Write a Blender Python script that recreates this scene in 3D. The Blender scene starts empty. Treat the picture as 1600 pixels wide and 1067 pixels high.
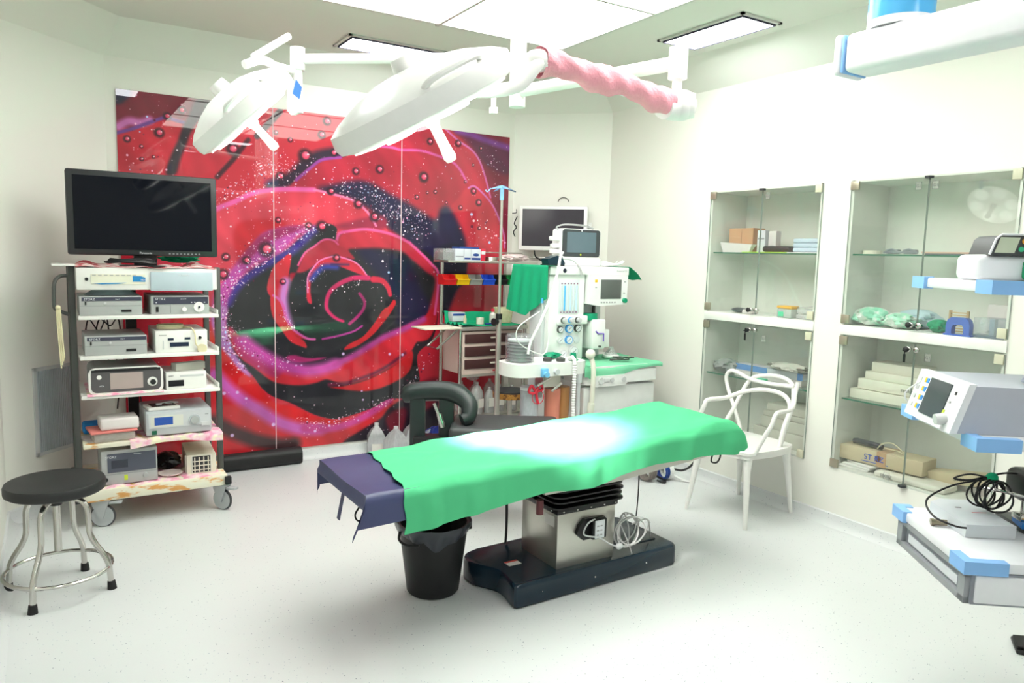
import bpy, bmesh, math, random
import numpy as np
from mathutils import Vector, Matrix
random.seed(7)
SC = bpy.context.scene
C = SC.collection
PI = math.pi
# ---------------------------------------------------------------- camera
cd = bpy.data.cameras.new('camera'); cam = bpy.data.objects.new('camera', cd); C.objects.link(cam)
cd.sensor_width = 36; cd.lens = 36 * 1163.07 / 1600; cd.clip_start = .02
_r, _u, _w = (.84914473, -.52751357, .0261278), (.03841853, .11102982, .99307421), (.52676109, .84225994, -.11454668)
cam.matrix_world = Matrix(((_r[0], _u[0], -_w[0], 0), (_r[1], _u[1], -_w[1], 0), (_r[2], _u[2], -_w[2], 1.57), (0, 0, 0, 1)))
SC.camera = cam
# ---------------------------------------------------------------- exposure, world, lamps
SC.view_settings.view_transform = 'Standard'; SC.view_settings.look = 'None'
SC.view_settings.gamma = 1; SC.view_settings.use_curve_mapping = False
SC.view_settings.exposure = 0.3
W = bpy.data.worlds.new('world'); SC.world = W; W.use_nodes = True
W.node_tree.nodes['Background'].inputs[0].default_value = (.85, .92, 1, 1)
W.node_tree.nodes['Background'].inputs[1].default_value = .6
CLUSTER = 6.0      # back-lit ceiling field
TROFFER = 15.0      # slim ceiling lights
HEAD_W = 2300        # surgical lamp spots (watts)
# ---------------------------------------------------------------- materials
def lin(c):
    return tuple(((v / 255) / 12.92 if v / 255 <= .04045 else ((v / 255 + .055) / 1.055) ** 2.4) for v in c)
MATS = {}
def mat(name, col, rough=.5, metal=0., var=.04, scale=20, bump=0., trans=0., ior=1.45, alpha=1., emit=0., coat=0., col2=None, stretch=None, spec=.5):
    if name in MATS: return MATS[name]
    m = bpy.data.materials.new(name); m.use_nodes = True; nt = m.node_tree; N = nt.nodes; L = nt.links
    b = N['Principled BSDF']; c = lin(col)
    tc = N.new('ShaderNodeTexCoord'); mp = N.new('ShaderNodeMapping'); nz = N.new('ShaderNodeTexNoise')
    L.new(tc.outputs['Object'], mp.inputs[0]); L.new(mp.outputs[0], nz.inputs['Vector'])
    nz.inputs['Scale'].default_value = scale; nz.inputs['Detail'].default_value = 3
    if stretch: mp.inputs['Scale'].default_value = stretch
    mx = N.new('ShaderNodeMix'); mx.data_type = 'RGBA'; L.new(nz.outputs[0], mx.inputs[0])
    c2 = lin(col2) if col2 else tuple(v * (1 - 2 * var) for v in c)
    mx.inputs[6].default_value = (*c, 1); mx.inputs[7].default_value = (*c2, 1)
    L.new(mx.outputs[2], b.inputs['Base Color'])
    b.inputs['Roughness'].default_value = rough; b.inputs['Metallic'].default_value = metal
    b.inputs['IOR'].default_value = ior; b.inputs['Transmission Weight'].default_value = trans
    b.inputs['Alpha'].default_value = alpha; b.inputs['Coat Weight'].default_value = coat
    b.inputs['Specular IOR Level'].default_value = spec
    if emit:
        b.inputs['Emission Color'].default_value = (*c, 1); b.inputs['Emission Strength'].default_value = emit
    if bump:
        bp = N.new('ShaderNodeBump'); bp.inputs['Strength'].default_value = bump; bp.inputs['Distance'].default_value = .01
        L.new(nz.outputs[0], bp.inputs['Height']); L.new(bp.outputs[0], b.inputs['Normal'])
    MATS[name] = m; return m
def glassy(name, col, a=.12, rough=.02):
    """thin clear pane: mostly see-through with a mirror-like sheen"""
    if name in MATS: return MATS[name]
    m = bpy.data.materials.new(name); m.use_nodes = True; nt = m.node_tree; N = nt.nodes; L = nt.links
    for n in list(N): N.remove(n)
    o = N.new('ShaderNodeOutputMaterial'); t = N.new('ShaderNodeBsdfTransparent'); g = N.new('ShaderNodeBsdfGlossy')
    lw = N.new('ShaderNodeLayerWeight'); lw.inputs[0].default_value = .5; pw = N.new('ShaderNodeMath'); pw.operation = 'POWER'; pw.inputs[1].default_value = 4; fr = N.new('ShaderNodeMath'); fr.operation = 'MULTIPLY_ADD'; fr.inputs[1].default_value = .6; fr.inputs[2].default_value = .025; L.new(lw.outputs['Facing'], pw.inputs[0]); L.new(pw.outputs[0], fr.inputs[0]); mx = N.new('ShaderNodeMixShader'); d = N.new('ShaderNodeBsdfDiffuse'); m2 = N.new('ShaderNodeMixShader')
    nz = N.new('ShaderNodeTexNoise'); nz.inputs['Scale'].default_value = 6; mr = N.new('ShaderNodeMapRange')
    mr.inputs[3].default_value = a * .7; mr.inputs[4].default_value = a * 1.3
    L.new(nz.outputs[0], mr.inputs[0]); L.new(mr.outputs[0], m2.inputs[0])
    t.inputs[0].default_value = (*[.9 + .1 * v for v in lin(col)], 1); d.inputs[0].default_value = (*lin(col), 1); g.inputs['Roughness'].default_value = rough
    L.new(t.outputs[0], m2.inputs[1]); L.new(d.outputs[0], m2.inputs[2])
    L.new(fr.outputs[0], mx.inputs[0]); L.new(m2.outputs[0], mx.inputs[1]); L.new(g.outputs[0], mx.inputs[2]); L.new(mx.outputs[0], o.inputs[0])
    MATS[name] = m; return m
def printed(name, stops, scale, rough=.5, kind='noise', vec=(1, 1, 1)):
    """patterned print / wear: noise or voronoi through a colour ramp"""
    m = bpy.data.materials.new(name); m.use_nodes = True; nt = m.node_tree; N = nt.nodes; L = nt.links
    b = N['Principled BSDF']; b.inputs['Roughness'].default_value = rough
    tc = N.new('ShaderNodeTexCoord'); mp = N.new('ShaderNodeMapping'); mp.inputs['Scale'].default_value = vec
    L.new(tc.outputs['Object'], mp.inputs[0])
    if kind == 'noise':
        t = N.new('ShaderNodeTexNoise'); t.inputs['Scale'].default_value = scale; t.inputs['Detail'].default_value = 4; out = t.outputs[0]
    elif kind == 'voro':
        t = N.new('ShaderNodeTexVoronoi'); t.inputs['Scale'].default_value = scale; out = t.outputs['Distance']
    else:
        t = N.new('ShaderNodeTexWave'); t.inputs['Scale'].default_value = scale; t.inputs['Distortion'].default_value = 3; out = t.outputs[1]
    L.new(mp.outputs[0], t.inputs[0]); cr = N.new('ShaderNodeValToRGB'); L.new(out, cr.inputs[0])
    e = cr.color_ramp.elements
    while len(e) < len(stops): e.new(.5)
    for i, (p, c) in enumerate(stops): e[i].position = p; e[i].color = (*lin(c), 1)
    L.new(cr.outputs[0], b.inputs['Base Color']); MATS[name] = m; return m
# ---------------------------------------------------------------- geometry
class G:
    def __init__(s, T=None): s.v = []; s.f = []; s.T = T
    def add(s, v, f):
        o = len(s.v)
        s.v += [tuple(s.T @ Vector(p)) for p in v] if s.T else [tuple(p) for p in v]
        s.f += [tuple(i + o for i in q) for q in f]; return s
    def box(s, x0, x1, y0, y1, z0, z1, b=0., seg=2):
        if b:
            bm = bmesh.new(); bmesh.ops.create_cube(bm, size=1)
            for v in bm.verts: v.co = Vector((x0 + (v.co.x + .5) * (x1 - x0), y0 + (v.co.y + .5) * (y1 - y0), z0 + (v.co.z + .5) * (z1 - z0)))
            b = min(b, .49 * min(abs(x1 - x0), abs(y1 - y0), abs(z1 - z0)))
            bmesh.ops.bevel(bm, geom=bm.edges[:], offset=b, segments=seg, profile=.5, affect='EDGES')
            bm.verts.index_update(); s.add([v.co for v in bm.verts], [[v.index for v in f.verts] for f in bm.faces]); bm.free(); return s
        v = [(x, y, z) for z in (z0, z1) for x, y in ((x0, y0), (x1, y0), (x1, y1), (x0, y1))]
        return s.add(v, [(3, 2, 1, 0), (4, 5, 6, 7), (0, 1, 5, 4), (1, 2, 6, 5), (2, 3, 7, 6), (3, 0, 4, 7)])
    def tube(s, pts, r, n=10, closed=False, r2=None, cap=True, flat=None):
        P = [Vector(p) for p in pts]; m = len(P); v = []; pu = None
        for i, p in enumerate(P):
            a = P[i - 1] if (i or closed) else P[0]; b = P[(i + 1) % m] if (i < m - 1 or closed) else P[-1]
            t = (b - a).normalized() if (b - a).length > 1e-9 else Vector((0, 0, 1))
            if pu is None: pu = t.orthogonal().normalized()
            u = (pu - t * pu.dot(t)); u = u.normalized() if u.length > 1e-6 else t.orthogonal().normalized(); pu = u; w = t.cross(u)
            R = r if r2 is None else r + (r2 - r) * i / (m - 1)
            if isinstance(r, (list, tuple)): R = r[i]
            for k in range(n):
                an = 2 * PI * k / n; v.append(p + u * R * math.cos(an) + w * R * math.sin(an) * (flat or 1))
        f = []
        for i in range(m if closed else m - 1):
            j = (i + 1) % m
            for k in range(n): f.append((i * n + k, i * n + (k + 1) % n, j * n + (k + 1) % n, j * n + k))
        if cap and not closed: f += [tuple(range(n))[::-1], tuple(range((m - 1) * n, m * n))]
        return s.add(v, f)
    def cyl(s, a, b, r, r2=None, n=20): return s.tube([a, b], r, n, r2=r if r2 is None else r2)
    def lathe(s, prof, c=(0, 0, 0), n=24, T=None):
        m = len(prof); v = []; f = []
        for r, z in prof:
            for k in range(n):
                a = 2 * PI * k / n; p = Vector((r * math.cos(a), r * math.sin(a), z))
                if T: p = T @ p
                v.append(p + Vector(c))
        for i in range(m - 1):
            for k in range(n): f.append((i * n + k, i * n + (k + 1) % n, (i + 1) * n + (k + 1) % n, (i + 1) * n + k))
        if prof[0][0] > 1e-6: f.append(tuple(range(n))[::-1])
        if prof[-1][0] > 1e-6: f.append(tuple(range((m - 1) * n, m * n)))
        return s.add(v, f)
    def prism(s, pts, lo, hi, plane='xy'):
        n = len(pts); k = {'xy': lambda a, b, h: (a, b, h), 'xz': lambda a, b, h: (a, h, b), 'yz': lambda a, b, h: (h, a, b)}[plane]
        v = [k(a, b, lo) for a, b in pts] + [k(a, b, hi) for a, b in pts]
        return s.add(v, [tuple(range(n))[::-1], tuple(range(n, 2 * n))] + [(i, (i + 1) % n, n + (i + 1) % n, n + i) for i in range(n)])
    def ell(s, c, r, n=16, m=10):
        rr = r if isinstance(r, (tuple, list)) else (r, r, r)
        pr = [(math.sin(PI * i / m), -math.cos(PI * i / m)) for i in range(m + 1)]
        v = []; f = []
        for a, z in pr:
            for k in range(n): v.append((c[0] + rr[0] * a * math.cos(2 * PI * k / n), c[1] + rr[1] * a * math.sin(2 * PI * k / n), c[2] + rr[2] * z))
        for i in range(m):
            for k in range(n): f.append((i * n + k, i * n + (k + 1) % n, (i + 1) * n + (k + 1) % n, (i + 1) * n + k))
        return s.add(v, f)
    def sheet(s, fn, nu, nv, th=0.):
        """cloth or film: fn(u,v)->point on a grid, given a thickness"""
        g = [[Vector(fn(i / nu, j / nv)) for j in range(nv + 1)] for i in range(nu + 1)]
        v = []; f = []; w = nv + 1
        for i in range(nu + 1):
            for j in range(w): v.append(g[i][j])
        n0 = len(v)
        if th:
            for i in range(nu + 1):
                for j in range(w):
                    a = g[min(i + 1, nu)][j] - g[max(i - 1, 0)][j]; b = g[i][min(j + 1, nv)] - g[i][max(j - 1, 0)]
                    q = a.cross(b); q = q.normalized() if q.length > 1e-12 else Vector((0, 0, 1)); v.append(g[i][j] - q * th)
        for i in range(nu):
            for j in range(nv):
                a, b, c, d = i * w + j, (i + 1) * w + j, (i + 1) * w + j + 1, i * w + j + 1
                f.append((a, b, c, d))
                if th: f.append((a + n0, d + n0, c + n0, b + n0))
        if th:
            bd = [(i, 0) for i in range(nu)] + [(nu, j) for j in range(nv)] + [(i, nv) for i in range(nu, 0, -1)] + [(0, j) for j in range(nv, 0, -1)]
            ids = [i * w + j for i, j in bd]
            for a, b in zip(ids, ids[1:] + ids[:1]): f.append((b, a, a + n0, b + n0))
        return s.add(v, f)
def spline(pts, k=6, closed=False):
    P = [Vector(p) for p in pts]; n = len(P); out = []
    for i in range(n if closed else n - 1):
        g = lambda j: P[j % n] if closed else P[max(0, min(n - 1, j))]
        a, b, c, d = g(i - 1), g(i), g(i + 1), g(i + 2)
        for t in range(k):
            t /= k; out.append(.5 * ((2 * b) + (c - a) * t + (2 * a - 5 * b + 4 * c - d) * t * t + (3 * b - a - 3 * c + d) * t ** 3))
    if not closed: out.append(P[-1])
    return out
def rrect(x0, x1, y0, y1, r, k=5):
    o = []
    for cx, cy, a in ((x1 - r, y0 + r, -90), (x1 - r, y1 - r, 0), (x0 + r, y1 - r, 90), (x0 + r, y0 + r, 180)):
        for i in range(k + 1): t = math.radians(a + 90 * i / k); o.append((cx + r * math.cos(t), cy + r * math.sin(t)))
    return o
def mesh(name, g, m, smooth=True, ang=35):
    me = bpy.data.meshes.new(name); me.from_pydata([tuple(p) for p in g.v], [], g.f); me.validate(); me.materials.append(m)
    bm = bmesh.new(); bm.from_mesh(me); bmesh.ops.recalc_face_normals(bm, faces=bm.faces[:]); bm.to_mesh(me); bm.free()
    if smooth:
        me.polygons.foreach_set('use_smooth', [True] * len(me.polygons)); me.set_sharp_from_angle(angle=math.radians(ang))
    return me
# ---------------------------------------------------------------- objects
def thing(name, label, cat, loc=(0, 0, 0), rz=0., group=None, M=None):
    o = bpy.data.objects.new(name, None); C.objects.link(o); o.empty_display_size = .05
    if M: o.matrix_world = M
    else: o.location = loc; o.rotation_euler = (0, 0, rz)
    o['label'] = label; o['category'] = cat
    if group: o['group'] = group
    return o
def part(p, name, g, m, label=None, kind=None, **k):
    o = bpy.data.objects.new(name, mesh(name, g, m, **k)); C.objects.link(o)
    if p: o.parent = p
    if label: o['label'] = label
    if kind: o['kind'] = kind
    return o
def solo(name, g, m, label, cat, loc=(0, 0, 0), rz=0., group=None, kind=None, **k):
    o = part(None, name, g, m, label, kind, **k); o['category'] = cat
    o.location = loc; o.rotation_euler = (0, 0, rz)
    if group: o['group'] = group
    return o
def struct(name, g, m, label=None, parent=None, **k):
    o = part(parent, name, g, m, label, **k)
    if not parent: o['kind'] = 'structure'
    return o
def dup(r, loc=None, rz=None, label=None, group=None):
    def cp(o, p):
        c = o.copy(); C.objects.link(c); c.parent = p
        for ch in list(o.children): cp(ch, c)
        return c
    c = cp(r, None)
    if loc is not None: c.location = loc
    if rz is not None: c.rotation_euler = (0, 0, rz)
    if label: c['label'] = label
    if group: c['group'] = group
    return c
def text(p, s, m, loc, size, rot=(PI / 2, 0, 0), ext=.0006, name='lettering', align='LEFT', sx=1.):
    cu = bpy.data.curves.new('t', 'FONT'); cu.body = s; cu.size = size; cu.extrude = ext; cu.align_x = align
    o = bpy.data.objects.new('t', cu); C.objects.link(o); bpy.context.view_layer.update()
    me = bpy.data.meshes.new_from_object(o.evaluated_get(bpy.context.evaluated_depsgraph_get()))
    bpy.data.objects.remove(o); me.materials.clear(); me.materials.append(m)
    o = bpy.data.objects.new(name, me); C.objects.link(o); o.parent = p; o.location = loc; o.rotation_euler = rot; o.scale = (sx, 1, 1)
    return o
# palette
WHITE = mat('white_plastic', (238, 238, 234), .35)
WHITEM = mat('white_enamel', (236, 237, 232), .3)
WALL = mat('wall_panel', (232, 232, 224), .45, var=.01, scale=3, bump=.01)
BLACK = mat('black_plastic', (26, 27, 29), .4)
DGREY = mat('dark_grey_metal', (84, 86, 84), .4, metal=.3)
GREY = mat('grey_enamel', (172, 174, 174), .4)
LGREY = mat('light_grey_plastic', (205, 208, 208), .4)
CHROME = mat('chrome', (205, 203, 198), .18, metal=1, var=.02)
STEEL = mat('brushed_steel', (200, 198, 190), .3, metal=.8, scale=30, stretch=(1, 1, 12), bump=.03)
GREENC = mat('green_cloth', (0, 158, 112), .85, scale=60, bump=.05, var=.05)
BLUEP = mat('light_blue_plastic', (140, 190, 245), .4)
SCRN = mat('dark_screen', (8, 11, 16), .08, spec=.5)
INK = mat('dark_ink', (40, 42, 60), .6)
INKW = mat('white_ink', (225, 228, 232), .6)
CREAM = mat('cream_card', (226, 221, 204), .7)
CARD = mat('brown_card', (196, 150, 112), .8)
CLEAR = glassy('clear_plastic', (215, 220, 220), .3, .1)
RUB = mat('black_rubber', (30, 30, 32), .7)
# ================================================================ the room
S2 = .5 ** .5
PER = [(.35, 5.48), (-.24, 4.89), (-.24, 3.1), (-1.7, 3.1), (-1.7, -1.8), (3.98, -1.8), (3.98, 4.90), (3.40, 5.48)]
def inset(P, d):
    n = len(P); out = []
    for i in range(n):
        a, b, c = Vector(P[i - 1]), Vector(P[i]), Vector(P[(i + 1) % n])
        e1 = (b - a).normalized(); e2 = (c - b).normalized(); n1 = Vector((-e1.y, e1.x)); n2 = Vector((-e2.y, e2.x))
        k = (n1 + n2); k = k / k.dot(n1); out.append(tuple(b + k * d))
    return out
floor_m = bpy.data.materials.new('speckled_vinyl'); floor_m.use_nodes = True
def _floor():
    nt = floor_m.node_tree; N = nt.nodes; L = nt.links; b = N['Principled BSDF']; tc = N.new('ShaderNodeTexCoord')
    n1 = N.new('ShaderNodeTexNoise'); n1.inputs['Scale'].default_value = 2.2; n1.inputs['Detail'].default_value = 5; L.new(tc.outputs['Object'], n1.inputs['Vector'])
    base = N.new('ShaderNodeMix'); base.data_type = 'RGBA'; base.inputs[6].default_value = (*lin((216, 219, 219)), 1); base.inputs[7].default_value = (*lin((208, 212, 213)), 1); L.new(n1.outputs[0], base.inputs[0])
    cur = base.outputs[2]
    for sc, th, col in ((38, .085, (70, 84, 110)), (60, .11, (150, 160, 178)), (26, .045, (60, 60, 70))):
        v = N.new('ShaderNodeTexVoronoi'); v.inputs['Scale'].default_value = sc; v.inputs['Randomness'].default_value = 1; L.new(tc.outputs['Object'], v.inputs['Vector'])
        lt = N.new('ShaderNodeMath'); lt.operation = 'LESS_THAN'; lt.inputs[1].default_value = th; L.new(v.outputs['Distance'], lt.inputs[0])
        sep = N.new('ShaderNodeSeparateColor'); L.new(v.outputs['Color'], sep.inputs[0]); g = N.new('ShaderNodeMath'); g.operation = 'GREATER_THAN'; g.inputs[1].default_value = .45; L.new(sep.outputs[0], g.inputs[0])
        mu = N.new('ShaderNodeMath'); mu.operation = 'MULTIPLY'; L.new(lt.outputs[0], mu.inputs[0]); L.new(g.outputs[0], mu.inputs[1])
        mx = N.new('ShaderNodeMix'); mx.data_type = 'RGBA'; L.new(mu.outputs[0], mx.inputs[0]); L.new(cur, mx.inputs[6]); mx.inputs[7].default_value = (*lin(col), 1); cur = mx.outputs[2]
    L.new(cur, b.inputs['Base Color']); b.inputs['Roughness'].default_value = .28; b.inputs['Specular IOR Level'].default_value = .35
_floor()
out = inset(PER, -.5)
struct('floor', G().prism(out, -.1, 0), floor_m, 'white vinyl floor with small blue grey specks')
CEILM = mat('ceiling_paint', (222, 222, 214), .7, var=.01, scale=2)
struct('ceiling', G().prism(out, 2.95, 3.05), CEILM, 'pale grey painted ceiling')
OUT = inset(PER, -.1)
def wallseg(name, i, label=None):
    a, b = PER[i], PER[(i + 1) % 8]; c, d = OUT[(i + 1) % 8], OUT[i]
    return struct(name, G().prism([a, b, c, d], 0, 2.95), WALL, label)
for nm, i in (('wall_corner_left', 0), ('wall_left', 1), ('wall_left_return', 2), ('wall_left_rear', 3), ('wall_front', 4), ('wall_corner_right', 6), ('wall_back', 7)): wallseg(nm, i)
g = G(); CY = ((2.88, 3.77), (1.79, 2.69)); CZ = (.352, 2.053)
g.box(3.98, 4.08, -1.9, 4.94, 0, CZ[0]); g.box(3.98, 4.08, -1.9, 4.94, CZ[1], 2.95)
for a, b in ((-1.9, 1.79), (2.69, 2.88), (3.77, 4.94)): g.box(3.98, 4.08, a, b, CZ[0], CZ[1])
struct('wall_right', g, WALL, 'white panelled wall with two recessed glass cabinets')
# coved base and sloped ceiling edge, one per wall run
I3, I7, I20 = inset(PER, .012), inset(PER, .055), inset(PER, .2)
for k, (nm, i) in enumerate((('baseboard_corner_left', 0), ('baseboard_left', 1), ('baseboard_corner_right', 6), ('baseboard_right', 5), ('baseboard_back', 7))):
    j = (i + 1) % 8; v = []; f = []
    for P_, z in ((PER, .075), (I3, .07), (inset(PER, .016), .035), (inset(PER, .03), .012), (I7, .001)):
        v += [(*P_[i], z), (*P_[j], z)]
    for q in range(4): f.append((2 * q, 2 * q + 1, 2 * q + 3, 2 * q + 2))
    v += [(*PER[i], 0), (*PER[j], 0)]; f += [(8, 9, 11, 10), (10, 11, 1, 0), (0, 2, 4, 6, 8, 10), (11, 9, 7, 5, 3, 1)]
    struct(nm, G().add(v, f), floor_m)
for i in range(8):
    j = (i + 1) % 8
    struct('trim_%d' % (i + 1), G().add([(*PER[i], 2.75), (*PER[j], 2.75), (*I20[j], 2.95), (*I20[i], 2.95), (*PER[i], 2.95), (*PER[j], 2.95)], [(0, 1, 2, 3), (0, 4, 5, 1), (3, 2, 5, 4), (0, 3, 4), (1, 5, 2)]), WALL)
# vertical panel joints on the right wall corner strips
# ---------------------------------------------------------------- lights in the ceiling
LEDP = mat('lit_diffuser', (255, 254, 246), .6, emit=CLUSTER, var=0)
LEDT = mat('lit_troffer', (250, 252, 255), .6, emit=TROFFER, var=0)
ALU = mat('white_alu_frame', (205, 206, 200), .4, metal=.2)
lf = thing('ceiling_light_field', 'large back-lit white ceiling panel field over the operating table', 'ceiling light', (2.04, 2.84, 2.95))
g = G()
for k in range(3): g.box(-.905 + k * .892, -.885 + k * .892, -1.36, 1.36, -.03, -.001)
for k in range(4): g.box(-.9, .9, -1.35 + k * .892 - .01, -1.35 + k * .892 + .01, -.028, -.001)
part(lf, 'grid_frame', g, ALU)
for i in range(2):
    for j in range(3):
        x0, y0 = -.885 + i * .892, -1.34 + j * .892
        part(lf, 'diffuser', G().box(x0, x0 + .872, y0, y0 + .872, -.02, -.004), LEDP)
def troffer(x, y, along_y, label):
    t = thing('ceiling_light', label, 'ceiling light', (x, y, 2.95), PI / 2 if along_y else 0, 'slim ceiling lights')
    g = G(); a, b = .345, .165
    for p in ((-a, a, -b, -b + .02), (-a, a, b - .02, b), (-a, -a + .02, -b, b), (a - .02, a, -b, b)): g.box(*p, -.012, -.001)
    part(t, 'frame', g, ALU)
    g = G(); a, b = .32, .14
    for p in ((-a, a, -b, -b + .006), (-a, a, b - .006, b), (-a, -a + .006, -b, b), (a - .006, a, -b, b)): g.box(*p, -.02, -.001)
    part(t, 'gasket', g, mat('dark_gasket', (70, 68, 90), .5))
    part(t, 'diffuser', G().box(-.31, .31, -.13, .13, -.016, -.004), LEDT)
troffer(3.50, 3.35, True, 'slim rectangular ceiling light beside the cabinet wall')
troffer(2.04, 4.92, False, 'slim rectangular ceiling light near the rose wall')
troffer(.62, 3.35, True, 'slim rectangular ceiling light on the stool side of the room')
troffer(2.04, .55, False, 'slim rectangular ceiling light on the camera side of the room')
troffer(.0, .9, True, 'slim rectangular ceiling light straight above the camera')
troffer(2.04, -.7, False, 'added fill light in the ceiling nearest the wall behind the camera')  # unseen light, added to brighten surfaces that face the camera
troffer(.3, -.9, False, 'added fill light in the ceiling behind and left of the camera')  # second unseen light added for fill from behind the camera
# ---------------------------------------------------------------- air return grille
gr = thing('air_return_grille', 'grey vertical-slat air return grille low on the angled wall behind the trolley', 'vent', (.02, 5.15, .335), PI / 4)
GM = mat('grille_grey', (200, 208, 214), .45, metal=.2); g = G()
for p in ((-.165, .165, 0, .02), (-.165, .165, .5, .52), (-.165, -.145, 0, .52), (.145, .165, 0, .52)): g.box(p[0], p[1], -.012, .0, p[2], p[3])
part(gr, 'frame', g, mat('grille_frame', (205, 208, 208), .4))
part(gr, 'backing', G().box(-.145, .145, -.004, -.001, .02, .5), mat('duct_grey', (150, 154, 160), .8))
sm = mesh('slat', G().box(0, .007, -.011, -.004, .02, .5), GM)
for k in range(22):
    o = bpy.data.objects.new('slat', sm); C.objects.link(o); o.parent = gr; o.location = (-.143 + k * .0131, 0, 0)
for z in (.07, .45): part(gr, 'cross_bar', G().box(-.145, .145, -.006, -.003, z, z + .006), GM)
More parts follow.
